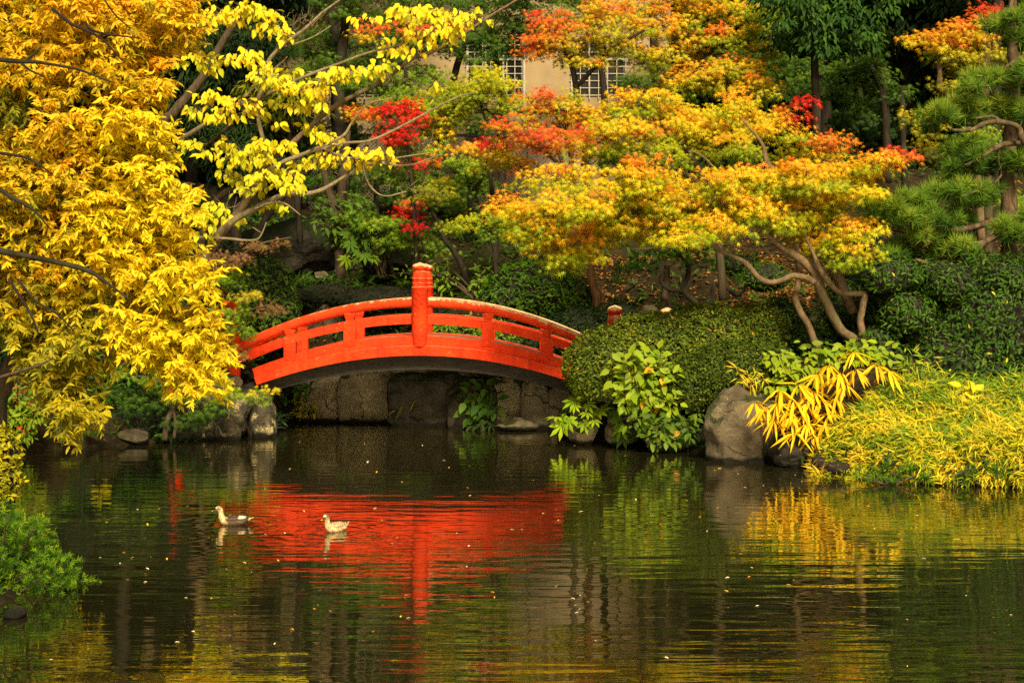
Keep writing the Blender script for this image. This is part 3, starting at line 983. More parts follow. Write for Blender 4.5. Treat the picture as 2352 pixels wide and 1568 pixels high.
def outline_clumps(poly, gap, rx, ry, seed, palname=None, biasf=None, holes=(), depth=0.0):
    g = np.random.default_rng(seed + 5)
    return [(x, y, rx * g.uniform(.8, 1.2), ry * g.uniform(.8, 1.2), palname(x, y) if callable(palname) else palname, (biasf(x, y) if biasf else 0) + g.normal(0, .10), g.uniform(-depth, depth))
            for x, y in fill(poly, gap, min(rx, ry), seed, holes)]


# --- the orange-yellow maple leaning over the hedge, right of the bridge
t = tree_root('maple_tree', 'big spreading maple with orange-yellow leaves and several curved stems over the right hedge', 'tree', 1965, 790, 27)
stems([[(1972, 830, 14), (1965, 786, 12), (1931, 756, 11), (1905, 709, 11.5), (1888, 673, 12), (1868, 623, 11), (1821, 583, 9), (1795, 569, 7), (1740, 520, 5), (1660, 470, 3), (1560, 450, 2)]], 27, 'trunk', BARK_MAPLE, t, seed=1)
stems([[(1985, 830, 12), (1981, 786, 9, -.05), (1979, 756, 8.5, -.1), (1976, 736, 8, -.1), (1982, 700, 8, -.1), (1984, 676, 7.5, -.1), (1951, 675, 7, -.15), (1925, 669, 7, -.2), (1901, 646, 6.5, -.2), (1881, 613, 6, -.2), (1871, 590, 4.5, -.2), (1850, 540, 3, -.2)]], 27, 'trunk', BARK_MAPLE, t, seed=2)
stems([[(1878, 800, 10, .3), (1870, 783, 9, .3), (1858, 749, 8, .3), (1838, 716, 8, .3), (1827, 683, 8, .3), (1833, 656, 7, .3), (1835, 609, 6.5, .3), (1830, 560, 5, .3)]], 27, 'trunk', BARK_MAPLE, t, seed=3)
stems([[(1960, 720, 12, .8), (1938, 663, 13, .8), (1918, 623, 13, .8), (1901, 589, 12.5, .8), (1875, 540, 11.5, .8), (1861, 513, 11, .8), (1845, 473, 10, .8), (1800, 415, 8, .8), (1762, 375, 7, .8), (1750, 330, 4, .8), (1700, 270, 2, .8)]], 27, 'trunk', BARK_MAPLE, t, seed=4)
stems([[(1870, 650, 8), (1855, 639, 7.5), (1821, 633, 7), (1798, 643, 6.5), (1768, 648, 6.5), (1741, 636, 6), (1715, 606, 6), (1685, 589, 5.5), (1651, 573, 5), (1608, 539, 4), (1560, 510, 2.5), (1500, 490, 1.8)]], 26.9, 'limb', BARK_MAPLE, t, seed=5)
stems([[(1800, 570, 7), (1785, 566, 6.5), (1735, 573, 6), (1685, 563, 5), (1645, 546, 4), (1600, 556, 3), (1540, 566, 3), (1450, 573, 2)]], 27.2, 'limb', BARK_MAPLE, t, seed=6)
stems([[(1845, 480, 5, .6), (1900, 440, 4, .4), (1960, 400, 3), (2040, 370, 1.6)], [(1868, 600, 4), (1920, 540, 3, -.2), (1960, 500, 2, -.3)], [(1640, 385, 2.5, .6), (1615, 360, 2.5, .7), (1585, 345, 2, .8)]], 27, 'limb', BARK_MAPLE, t, seed=7)
A = [(1300, 560, 100, 40), (1250, 475, 115, 50), (1290, 405, 80, 38), (1210, 520, 60, 30), (1380, 520, 95, 45), (1450, 470, 110, 55), (1430, 415, 95, 40), (1480, 385, 60, 32, None, .18), (1520, 520, 90, 38), (1580, 455, 110, 55),
     (1680, 480, 50, 35, None, .22), (1640, 505, 70, 32), (1720, 470, 90, 45), (1780, 425, 115, 45), (1715, 395, 85, 30), (1850, 405, 100, 42), (1935, 395, 85, 42, None, .08), (2020, 365, 60, 28, None, .22), (2075, 352, 32, 12, 'red', .2), (2030, 352, 50, 14, 'red', .15),
     (1900, 465, 100, 42), (1955, 525, 75, 32), (1880, 555, 80, 34), (1965, 580, 55, 28, None, -.12), (1830, 510, 60, 32), (1350, 470, 70, 40), (1560, 545, 60, 22), (1990, 440, 50, 30, None, -.1), (1300, 595, 60, 20, None, -.15), (1660, 530, 60, 22, None, -.05),
     (1780, 490, 70, 40), (1500, 440, 70, 40), (1620, 415, 60, 35, None, .1), (1160, 470, 40, 30, None, .15)]
crown_tree(t, A, 27, 1.2, 'amber', 21, size=16, sagY=.9, dens=1.25, twigmat=BARK_MAPLE, spray=34, per=30, grad=.48, bias=-.16)

# --- upper tier, further back
t = tree_root('maple_tree', 'maple with golden upper tiers and coral-red patches rising behind the big orange-yellow maple', 'tree', 1650, 640, 30.5)
stems([[(1660, 690, 10), (1655, 600, 9), (1640, 480, 8), (1610, 400, 7), (1570, 330, 5), (1500, 270, 3)], [(1640, 480, 6), (1720, 380, 5), (1790, 300, 3)], [(1625, 430, 5), (1520, 370, 4), (1400, 320, 2.5)]], 30.5, 'trunk', BARK, t, seed=9)
A = [(1440, 235, 55, 40), (1420, 285, 70, 35), (1370, 300, 55, 32, 'red', .15), (1510, 285, 80, 38), (1600, 300, 80, 40), (1560, 250, 70, 32), (1690, 225, 40, 30, None, .1), (1665, 250, 40, 22), (1735, 285, 70, 40), (1790, 300, 65, 30), (1640, 300, 70, 35),
     (1500, 345, 90, 28, 'yg', .1), (1400, 345, 75, 32, 'yg', .05), (1320, 320, 45, 30, 'red'), (1480, 300, 90, 16, 'red', .05), (1620, 350, 60, 24, 'yg', .1), (1560, 390, 60, 26, 'lime', .2), (1420, 380, 50, 26, 'lime', .1), (1700, 340, 70, 24, 'yg', .2), (1840, 265, 28, 14, 'vivid'), (1860, 225, 16, 10, 'vivid'), (1815, 245, 20, 14, 'red', .2),
     (1890, 325, 62, 24, 'red', .1), (1840, 350, 45, 22, 'yg', .1), (1905, 345, 60, 14), (1500, 215, 40, 20), (1560, 320, 60, 18, 'red', -.05), (1680, 310, 50, 14, 'orange', .3)]
crown_tree(t, A, 30.5, 1.1, 'amber', 22, size=15, sagY=.7, dens=1.2, spray=32, per=30, grad=.44, bias=-.16)

# --- coral maple in the middle
t = tree_root('maple_tree', 'maple with coral-red and orange-green leaves left of the golden tiers, by the wire fence', 'tree', 1310, 560, 35)
stems([[(1320, 600, 8), (1315, 480, 7), (1310, 350, 6), (1290, 290, 4), (1250, 220, 2.5)], [(1312, 400, 5), (1250, 350, 4), (1170, 310, 2.5)], [(1310, 420, 4), (1275, 330, 6), (1262, 310, 3)]], 35, 'trunk', BARK, t, seed=12)
A = [(1180, 312, 48, 20), (1250, 305, 62, 30, None, .15), (1300, 275, 55, 32), (1235, 225, 40, 26, None, .1), (1280, 240, 55, 30, 'orange', .05), (1160, 285, 40, 20), (1320, 225, 30, 18, 'yg'), (1350, 260, 45, 28, 'orange', .1), (1210, 270, 40, 22, 'orange', .15), (1240, 205, 22, 10, None, .25), (1340, 330, 32, 24), (1270, 335, 46, 14, 'vivid', -.4), (1130, 327, 20, 10, 'vivid')]
crown_tree(t, A, 35, .9, 'red', 23, size=14, sagY=.5, dens=1.1)

# --- the tall orange maple at the top
t = tree_root('maple_tree', 'tall maple with orange and red-topped crown hanging before the house windows', 'tree', 1330, 480, 38)
stems([[(1350, 520, 9), (1345, 400, 9), (1330, 260, 8), (1318, 170, 7), (1300, 110, 5), (1270, 60, 3)], [(1325, 200, 6), (1400, 120, 5), (1480, 70, 3)]], 38, 'trunk', BARK_DARK, t, seed=14)
A = [(1255, 60, 52, 42, 'red', .05), (1325, 55, 55, 45, 'red', -.05), (1300, 110, 75, 32), (1235, 118, 32, 30, 'red', .05), (1400, 55, 55, 45), (1390, 100, 60, 40), (1350, 20, 60, 30, 'orange', .1), (1340, 145, 40, 16), (1245, 85, 40, 40, 'red', .1), (1420, 20, 50, 24, 'red'), (1372, 140, 26, 20, 'amber')]
crown_tree(t, A, 38, .9, 'orange', 24, size=13, sagY=.5, dens=1.25, bias=-.06, grad=.4)
t = tree_root('maple_tree', 'broad maple with dull orange-green leaves filling the top right of the house', 'tree', 1560, 520, 39)
stems([[(1580, 560, 12), (1570, 420, 11), (1560, 300, 10), (1555, 180, 8), (1540, 90, 5)], [(1558, 220, 6), (1620, 140, 5), (1700, 90, 3)]], 39, 'trunk', BARK_DARK, t, seed=15)
A = outline_clumps([(1420, -40), (1760, -40), (1770, 60), (1785, 170), (1760, 225), (1700, 240), (1600, 225), (1500, 185), (1440, 130)], 52, 52, 34, 31, None, lambda x, y: -.06 + (.18 if y < 90 and x < 1660 else 0), depth=.6)
A += [(1590, 95, 45, 25, 'red', -.05), (1645, 70, 40, 22, 'red', -.1), (1510, 115, 40, 22, 'red', -.15), (1700, 150, 40, 20, 'orange', .1)]
crown_tree(t, A, 39, .9, 'orange', 25, size=14, dens=1.15, bias=-.12, grad=.4)

# --- yellow-green maples in the centre
t = tree_root('maple_tree', 'yellow-green maple with flat leaf pads before the left barred window', 'tree', 1135, 560, 37)
stems([[(1140, 610, 7), (1138, 520, 6), (1126, 400, 5), (1128, 330, 4), (1110, 260, 3), (1095, 215, 2)], [(1128, 330, 3.5), (1145, 290, 3.5), (1130, 262, 3), (1112, 250, 2.5)], [(1140, 380, 3), (1180, 330, 3), (1160, 270, 3), (1130, 262, 2)]], 37, 'trunk', BARK_DARK, t, seed=16)
A = [(1120, 185, 75, 24, None, .12), (1150, 205, 55, 18), (1085, 200, 50, 22, None, .05), (1100, 232, 95, 22, None, -.05), (1180, 232, 50, 20), (1040, 262, 70, 28), (1000, 235, 70, 30), (960, 262, 50, 26), (1060, 215, 50, 24), (1110, 160, 50, 16, None, .1), (1000, 275, 40, 26, 'orange', -.05), (1020, 300, 35, 18, 'amber', -.1), (930, 240, 40, 20, 'yg', -.1), (900, 225, 60, 14, 'lime', .2)]
crown_tree(t, A, 37, .9, 'yg', 26, size=13, sagY=.5, dens=1.25)
t = tree_root('maple_tree', 'maple with yellow and orange leaf pads above the leaning dark trunk', 'tree', 1090, 675, 36)
stems([[(1105, 700, 9), (1087, 672, 8), (1070, 640, 7.5), (1060, 610, 7), (1040, 575, 6.5), (1018, 545, 6), (1005, 510, 6), (985, 475, 4)], [(1110, 480, 6), (1085, 430, 6), (1045, 395, 5.5), (1038, 380, 5), (1052, 350, 3)], [(1090, 440, 5), (1110, 400, 5), (1115, 365, 4)]], 36, 'trunk', BARK_DARK, t, seed=17)
A = [(1075, 335, 70, 16, 'amber', .1), (1150, 365, 60, 26, 'amber', 0), (1160, 345, 50, 20, 'amber', -.1), (1210, 378, 30, 16, 'orange', .2), (1070, 405, 65, 36, 'lime', -.05), (1020, 435, 55, 30, 'lime'), (1100, 375, 40, 20, 'yg'), (1060, 370, 50, 20, 'lime', .1), (970, 345, 50, 26, 'lime', .05), (940, 405, 60, 26, 'lime', -.1), (880, 395, 50, 26, 'green', .2), (1000, 440, 50, 20, 'olive'), (960, 445, 40, 18, 'olive', .2), (1035, 410, 30, 14, 'orange', .1), (930, 330, 40, 24, 'lime')]
crown_tree(t, A, 36, .9, 'yg', 27, size=13, sagY=.6, dens=1.1)
t = tree_root('maple_tree', 'small maple with vivid crimson sprays between the yellow dogwood branches', 'tree', 955, 600, 35.5)
stems([[(958, 640, 6), (955, 560, 5), (948, 450, 4.5), (940, 360, 4), (925, 290, 3), (905, 250, 2)], [(940, 360, 3), (900, 270, 2.5), (850, 250, 1.5)]], 35.5, 'trunk', BARK_DARK, t, seed=18)
A = [(905, 240, 38, 18), (935, 258, 34, 26), (945, 240, 24, 20), (918, 300, 34, 26), (905, 320, 22, 14), (885, 262, 24, 20), (955, 275, 16, 16), (842, 250, 34, 16, 'orange', .35), (815, 245, 24, 20, 'orange', .25), (830, 262, 20, 14, 'red'), (955, 372, 24, 10), (990, 357, 22, 9, 'red', .2), (945, 485, 24, 26), (940, 465, 18, 14, 'red', .1), (950, 510, 12, 12), (1125, 328, 16, 8), (1195, 378, 20, 10, 'red', .2), (870, 60, 40, 14, 'red', .1), (845, 70, 30, 14, 'orange', .3), (1000, 60, 60, 14, 'red'), (930, 62, 30, 12, 'red', .15)]
crown_tree(t, A, 35.5, .6, 'vivid', 28, size=13, sagY=.3, dens=1.3, droop=.9)
t = tree_root('maple_tree', 'low yellow-green maple spray drooping beside the tall middle posts', 'tree', 1120, 640, 34)
stems([[(1142, 660, 6), (1138, 600, 6), (1130, 545, 5), (1105, 510, 3), (1060, 505, 2)]], 34, 'trunk', BARK_DARK, t, seed=19)
A = [(1075, 505, 62, 18, 'yg', .05), (1110, 490, 45, 16, 'yg'), (1040, 520, 36, 12, 'yg', -.05), (1140, 525, 40, 20, 'lime'), (1170, 500, 40, 22, 'yg', -.1)]
crown_tree(t, A, 34, .7, 'yg', 29, size=13, dens=1.2)

# --- green maples further back
for lab, poly, Y, pn, sz, tr in [
    ('deep green maple filling the top centre behind the dogwood', [(690, -40), (1010, -40), (1060, 60), (960, 190), (860, 210), (760, 190), (690, 110)], 43, 'green', 13, [(790, 480, 15), (785, 330, 15), (778, 200, 14), (790, 80, 11), (800, -10, 8)]),
    ('green maple half covering the left barred window', [(1040, -30), (1190, -40), (1200, 60), (1185, 130), (1120, 150), (1060, 140), (1000, 90)], 44, 'green', 13, [(1010, 480, 9), (1020, 330, 9), (1050, 150, 8), (1100, 40, 6)]),
    ('leafy green maple before the house corner, below the deep green one', [(820, 150), (960, 150), (1060, 170), (1090, 195), (1010, 230), (920, 235), (850, 225), (790, 200)], 42, 'lime', 13, [(960, 500, 8), (950, 360, 8), (940, 220, 7), (930, 160, 4)]),
    ('shaded green maple spreading right of the golden tiers', [(1640, 120), (1800, 110), (2000, 120), (2090, 180), (2070, 260), (1960, 250), (1880, 235), (1760, 220)], 42, 'green', 14, [(2040, 420, 9), (2036, 320, 10), (2030, 230, 9), (2000, 150, 6)]),
    ('low shaded green maple under the taller dark one on the right', [(1880, 250), (2080, 250), (2090, 330), (1980, 350), (1900, 330)], 43, 'deep', 14, [(1935, 420, 6), (1930, 340, 6), (1960, 270, 4)]),
    ('green maple crowding the left corner of the tan house', [(610, 60), (800, 60), (850, 180), (830, 320), (720, 360), (600, 320)], 46.5, 'green', 13, [(700, 480, 9), (705, 300, 9), (720, 150, 7)]),
    ('dark green maple across the tan wall above the fence', [(830, 215), (1000, 230), (1160, 250), (1180, 300), (1060, 290), (960, 320), (840, 300)], 44.5, 'green', 13, [(1000, 480, 7), (1005, 330, 7), (990, 260, 5)]),
    ('shaded green maple before the lower half of the wire fence', [(690, 350), (860, 350), (980, 390), (1180, 400), (1190, 470), (1000, 480), (820, 480), (700, 470)], 43.5, 'green', 13, [(860, 560, 8), (865, 460, 7), (860, 390, 5)]),
    ('green maple filling the gap right of the second barred window', [(1430, 160), (1560, 170), (1600, 260), (1500, 300), (1400, 280)], 44.5, 'green', 13, [(1470, 480, 7), (1475, 300, 7), (1480, 220, 5)]),
    ('green maple high over the upper left window of the house', [(900, -60), (1330, -60), (1310, 90), (1230, 130), (1080, 130), (940, 120)], 45.5, 'green', 13, [(1150, 480, 9), (1155, 250, 9), (1120, 40, 6)]),
    ('dark maple bough over the eave of the house, above its plain wall', [(1140, -60), (1380, -60), (1360, 40), (1270, 60), (1190, 85)], 43, 'green', 13, [(1385, 480, 8), (1390, 250, 8), (1360, 60, 6), (1300, 0, 3)]),
    ('green maple on the slope below the fence, left of the crimson one', [(800, 480), (930, 478), (960, 520), (900, 535), (820, 525)], 37, 'lime', 16, [(905, 640, 4), (890, 560, 4), (870, 500, 3)]),
    ('light green sapling maple just left of the tall middle posts', [(895, 520), (1000, 535), (1060, 560), (1030, 580), (940, 570), (890, 550)], 36, 'lime', 15, [(985, 660, 3), (978, 590, 3), (965, 545, 2)])]:
    t = tree_root('maple_tree', lab, 'tree', tr[0][0], tr[0][1], Y)
    stems([tr], Y, 'trunk', BARK_DARK, t, seed=int(tr[0][0]))
    crown_tree(t, outline_clumps(poly, 50, 50, 24, int(poly[0][0]) + 3, depth=.8), Y, 1.0, pn, int(poly[1][0]), size=sz, dens=1.15)

# --- maple behind the pine
t = tree_root('maple_tree', 'maple with rusty orange top behind the pine at the right edge', 'tree', 2240, 480, 33.5)
stems([[(2255, 560, 10), (2245, 420, 9), (2215, 260, 8), (2192, 225, 8), (2162, 205, 8), (2158, 170, 5), (2170, 120, 4), (2200, 70, 3)], [(2162, 200, 5), (2150, 130, 4), (2130, 80, 2)]], 33.5, 'trunk', BARK_MAPLE, t, seed=33)
A = [(2110, 80, 38, 26, 'orange', .2), (2150, 85, 50, 32, 'orange', .2), (2195, 70, 45, 34, 'orange', .25), (2230, 60, 45, 26, 'orange', .3), (2250, 25, 30, 18, 'red', .3), (2250, 90, 50, 30, 'orange'), (2170, 110, 60, 30, 'orange', -.05), (2210, 130, 50, 26, 'olive', .2), (2270, 20, 16, 12, 'red', .5), (2180, 190, 40, 20, 'olive', .1), (2100, 255, 28, 20, 'olive', .4), (2130, 290, 40, 24, 'olive', .3), (2150, 340, 50, 26, 'olive', .1), (2120, 325, 26, 14, 'olive', .4), (2240, 305, 60, 24, 'lime', .1), (2310, 130, 50, 40, 'olive'), (2320, 450, 40, 30, 'lime', .0), (2200, 150, 40, 30, 'olive', .15)]
crown_tree(t, A, 33.5, .8, 'orange', 34, size=14, sagY=.4, dens=1.1)

# --- maple twigs round the bridge
t = tree_root('maple_tree', 'low maple with green and brownish tips reaching over the left end of the bridge', 'tree', 470, 860, 29.0)
stems([[(455, 930, 7), (462, 840, 6), (480, 740, 6), (505, 660, 5), (540, 600, 4), (600, 560, 2.5), (670, 545, 1.5)], [(480, 740, 4), (540, 720, 3), (620, 700, 2)]], 29, 'trunk', BARK, t, seed=36)
A = [(600, 560, 60, 10, 'brown', .2), (650, 552, 36, 7, 'brown', .3), (540, 590, 60, 18, 'brown', .3), (500, 600, 40, 16, 'brown', .4), (530, 630, 55, 18, 'lime', -.1), (500, 660, 36, 18, 'brown', 0), (540, 670, 60, 14, 'olive', .15), (540, 715, 50, 18, 'lime', -.05), (600, 705, 50, 12, 'brown', .2), (560, 740, 50, 14, 'lime', -.1), (510, 740, 26, 20, 'lime'), (540, 765, 40, 9, 'olive', .1), (550, 810, 40, 9, 'brown', -.1), (520, 795, 20, 10, 'olive'), (490, 640, 26, 30, 'lime')]
crown_tree(t, A, 29.0, .5, 'lime', 37, size=13, sagY=.3, dens=1.35, spray=24, bias=.12)
t = tree_root('maple_tree', 'bright green maple sprays hanging over the craggy boulder', 'tree', 390, 985, 28.3)
stems([[(378, 1010, 7), (385, 965, 6), (402, 925, 5.5), (415, 890, 5), (450, 880, 4), (520, 890, 2)], [(400, 1005, 4), (403, 970, 4), (398, 940, 3)], [(412, 900, 3.5), (350, 870, 3), (280, 860, 2)]], 28.3, 'trunk', BARK, t, seed=38)
A = [(510, 895, 45, 12, 'lime', .25), (560, 897, 55, 9, 'lime', .35), (600, 893, 36, 7, 'yg', .1), (600, 912, 28, 12, 'lime', .3), (520, 915, 34, 12, 'lime', .1), (480, 880, 34, 12, 'lime', .15), (330, 862, 60, 14, 'lime', -.05), (270, 855, 40, 16, 'lime', -.1), (400, 880, 50, 18, 'green', .2), (450, 910, 40, 22, 'green', .1), (350, 910, 60, 26, 'green', -.05), (460, 950, 36, 22, 'green', 0), (420, 970, 40, 26, 'deep', .1), (300, 920, 60, 24, 'green', -.15), (260, 890, 40, 24, 'deep', .1), (500, 930, 30, 10, 'green', .15)]
crown_tree(t, A, 28.3, .6, 'lime', 39, size=14, sagY=.25, dens=.9, spray=24)

# ---------------------------------------------------------------- the big yellow tree at the left
t = tree_root('yellow_tree', 'large tree with dense drooping golden-yellow leaves filling the left edge', 'tree', 0, 1060, 20.4)
stems([[(-20, 1090, 40), (-12, 930, 28), (22, 850, 22), (45, 790, 20), (66, 730, 19), (80, 660, 16), (70, 560, 14), (20, 420, 12), (-60, 250, 9)]], 20.0, 'trunk', BARK, t, seed=41)
stems([[(-120, 560, 12), (-40, 570, 9), (10, 578, 7.5), (60, 588, 6.5), (130, 602, 6), (200, 620, 6), (240, 645, 4), (300, 690, 2)], ], 17.75, 'limb', BARK_DARK, t, seed=42)
stems([[(-80, 130, 8), (0, 138, 6), (60, 142, 5), (95, 144, 4), (140, 152, 3.5), (180, 160, 3), (260, 190, 1.5)], [(60, 140, 3), (80, 122, 3), (95, 108, 2)], [(50, 146, 3), (70, 162, 2.5), (100, 175, 1.5)]], 17.6, 'limb', BARK_DARK, t, seed=43)
stems([[(120, 20, 4), (160, 52, 4), (190, 66, 3.8), (215, 78, 3.4), (240, 95, 3), (265, 122, 2.2), (285, 145, 1.2)], [(195, 50, 3.5), (210, 68, 3.2), (240, 78, 2.8), (270, 82, 2.2), (320, 88, 1.2)], [(240, 0, 2), (265, 35, 2), (300, 66, 1.4)]], 17.55, 'limb', BARK_DARK, t, seed=44)
stems([[(-30, 420, 6), (0, 435, 5.5), (30, 455, 5), (60, 470, 4.5), (85, 490, 3), (110, 520, 1.5)], [(-20, 350, 4), (30, 356, 3.5), (70, 366, 3), (120, 400, 1.8)]], 17.6, 'limb', BARK_DARK, t, seed=45)
stems([[(20, 640, 3), (45, 680, 3.4), (70, 720, 3), (90, 770, 2)], [(40, 640, 3), (80, 690, 3), (130, 720, 2.4), (170, 760, 1.4)]], 17.8, 'limb', BARK_DARK, t, seed=46)
stems([[(-60, 880, 5), (0, 866, 4), (50, 850, 3.5), (90, 838, 3), (120, 825, 1.6)]], 17.6, 'limb', BARK, t, seed=47)
top = [(-60, -50), (470, -50), (462, 40), (440, 95), (395, 140), (370, 205), (340, 240), (290, 230), (200, 215), (110, 205), (40, 190), (-60, 190)]
mid = [(-60, 330), (60, 290), (140, 235), (260, 230), (330, 255), (385, 300), (405, 350), (412, 430), (440, 500), (455, 570), (478, 650), (470, 690), (400, 700), (300, 690), (240, 690), (160, 640), (60, 620), (-60, 610)]
low = [(240, 700), (330, 680), (430, 690), (490, 725), (520, 790), (505, 830), (470, 880), (440, 905), (400, 870), (330, 850), (270, 820), (238, 770)]
left = [(-60, 590), (100, 590), (220, 640), (242, 720), (245, 800), (230, 880), (215, 950), (170, 985), (100, 900), (60, 830), (40, 760), (-60, 740)]
dk = [(-60, 190), (60, 195), (110, 230), (70, 280), (-60, 330)]
cl = []
cl += outline_clumps(top, 44, 44, 36, 51, 'gold', lambda x, y: .06 if x > 120 and y < 130 and x < 330 else (-.24 if x < 120 and y < 110 else -.10), holes=[(60, 210, 60, 24), (200, 205, 45, 20)], depth=.9)
cl += outline_clumps(mid, 42, 44, 38, 52, lambda x, y: 'yellow' if x > 200 else 'gold', lambda x, y: -.22 if x < 120 else .04, holes=[(400, 250, 40, 20), (30, 370, 30, 16), (60, 470, 34, 20), (150, 610, 40, 14)], depth=.9)
cl += outline_clumps(low, 40, 42, 34, 53, 'yellow', lambda x, y: .05 if x > 380 else -.10, depth=.7)
cl += outline_clumps(left, 44, 42, 42, 54, lambda x, y: 'olive' if y > 700 else 'gold', lambda x, y: .30 if y > 700 else -.22, depth=.6)
cl += outline_clumps(dk, 50, 42, 34, 55, 'olive', lambda x, y: -.08, depth=.4)
g = np.random.default_rng(56)
Lv, tb = Leaves(), MB()
Yt = 18.9
k1 = M(1, Yt)
for c in cl:
    cen = np.array(P(c[0], c[1], Yt + c[6] * .75 - .2))
    n = 12 + int(c[2] * c[3] / 110)
    q = ball(g, n, .4) * np.array([M(c[2], Yt), .34, M(c[3], Yt)])
    per = 18
    idx = np.repeat(np.arange(n), per)
    m = len(idx)
    # twig direction: outward from the middle of the crown, tips nodding
    d = unit(q / np.array([M(c[2], Yt), .34, M(c[3], Yt)]) * .5 + np.array([.40 if c[0] > 200 else .05, -.55, -.25]) + g.normal(0, .35, (n, 3)))
    ln = k1 * g.uniform(38, 62, n)
    s = np.tile(np.linspace(0.05, 1, per), n)
    pos = cen + q[idx] + d[idx] * (s * ln[idx])[:, None]
    pos[:, 2] -= .10 * s * s * ln[idx]
    sidev = unit(np.cross(d, np.array([0, 0, 1.0])))[idx] * np.where(np.arange(m) % 2, 1, -1)[:, None]
    ax = d[idx] * .75 + sidev * .65 + np.array([0, 0, -.35]) + g.normal(0, .25, (m, 3))
    nr = np.array([.1, -.55, .55]) + g.normal(0, .55, (m, 3))
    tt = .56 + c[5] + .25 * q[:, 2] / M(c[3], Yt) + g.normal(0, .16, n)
    Lv.add('oval', pos, ax, nr, k1 * g.uniform(10, 24, m), jit(pal(c[4], tt[idx] + g.normal(0, .10, m)), g, .13), .85)
    for i in range(0, n, 2):
        p0 = cen + q[i]
        tb.tube([p0 - d[i] * ln[i] * .5 + np.array([0, .15, 0]), p0, p0 + d[i] * ln[i] * .6], [.006, .004, .003], 3, cap=False)
Lv.build('crown', LEAF, t, twigs=tb, twig_mat=BARK_DARK)

# ---------------------------------------------------------------- the dogwood with pale branches and big yellow leaves
t = tree_root('dogwood_tree', 'yellow-leaved tree with long pale slanting branches left of centre', 'tree', 455, 640, 31)
YD = 30.5
stems([[(440, 690, 16, .5), (470, 600, 14, .5), (500, 545, 12, .4), (560, 470, 9.5, .3), (617, 373, 7.5), (667, 333, 6.5), (720, 283, 6), (784, 233, 5.5), (801, 226, 5), (884, 183, 4.6), (944, 137, 4.2), (984, 123, 5), (1051, 88, 4), (1117, 43, 3), (1194, -4, 2.4)]], YD, 'trunk', BARK_MAPLE, t, seed=61)
stems([[(480, 570, 11, .3), (532, 511, 8), (584, 480, 7), (650, 448, 5.5), (707, 445, 5), (747, 432, 4.5), (788, 408, 4), (836, 382, 3), (900, 365, 2), (980, 352, 1.4)]], YD - .3, 'limb', BARK_PALE, t, seed=62)
stems([[(590, 410, 5), (637, 378, 4.8), (701, 352, 4.5), (752, 331, 4.2), (790, 310, 3.6), (810, 279, 2.8), (845, 240, 2), (900, 225, 1.5)], [(690, 356, 2.5), (784, 330, 3), (850, 323, 3), (917, 293, 2.8), (984, 257, 2.4), (1051, 223, 2), (1090, 213, 1.2)], [(735, 338, 2), (784, 358, 2.4), (850, 370, 2.4), (934, 380, 2), (1017, 353, 1.2)], [(818, 362, 1.6), (831, 373, 2.2), (847, 423, 2), (881, 450, 1.8), (934, 440, 1)]], YD - .5, 'limb', BARK_PALE, t, seed=63)
stems([[(400, 330, 6, .4), (467, 287, 5), (500, 262, 4), (560, 235, 4), (600, 223, 4), (690, 180, 3.8), (784, 145, 3.4), (841, 123, 3), (917, 103, 2.2), (926, 87, 1.4)], [(667, 215, 2), (720, 193, 2.4), (784, 172, 2.2), (850, 155, 1.6)]], YD - .2, 'limb', BARK_PALE, t, seed=64)
stems([[(617, 373, 5, .2), (590, 250, 5), (610, 190, 5), (617, 140, 4.6), (660, 95, 4.2), (700, 67, 3.8), (740, 30, 3), (784, -2, 2.4)], [(640, 110, 2), (680, 100, 2), (720, 85, 1.6), (760, 60, 1.2)], [(560, 225, 3), (590, 195, 2.6), (640, 150, 2), (660, 130, 1.5)]], YD - .4, 'limb', BARK_PALE, t, seed=65)
stems([[(455, 545, 4), (520, 548, 3.2), (560, 552, 3), (590, 550, 2.4), (602, 535, 2), (612, 510, 1.2)], [(600, 535, 1.4), (580, 522, 1)], [(584, 480, 2.5), (620, 466, 2.5), (655, 468, 2), (690, 494, 1.8)]], YD - .6, 'limb', BARK_PALE, t, seed=66)
stems([[(445, 680, 11, 1), (470, 520, 9, 1), (520, 440, 7, .8), (640, 395, 5, .6)], [(450, 350, 4, .7), (520, 295, 4, .6), (535, 260, 3, .5)]], YD, 'limb', BARK, t, seed=67)
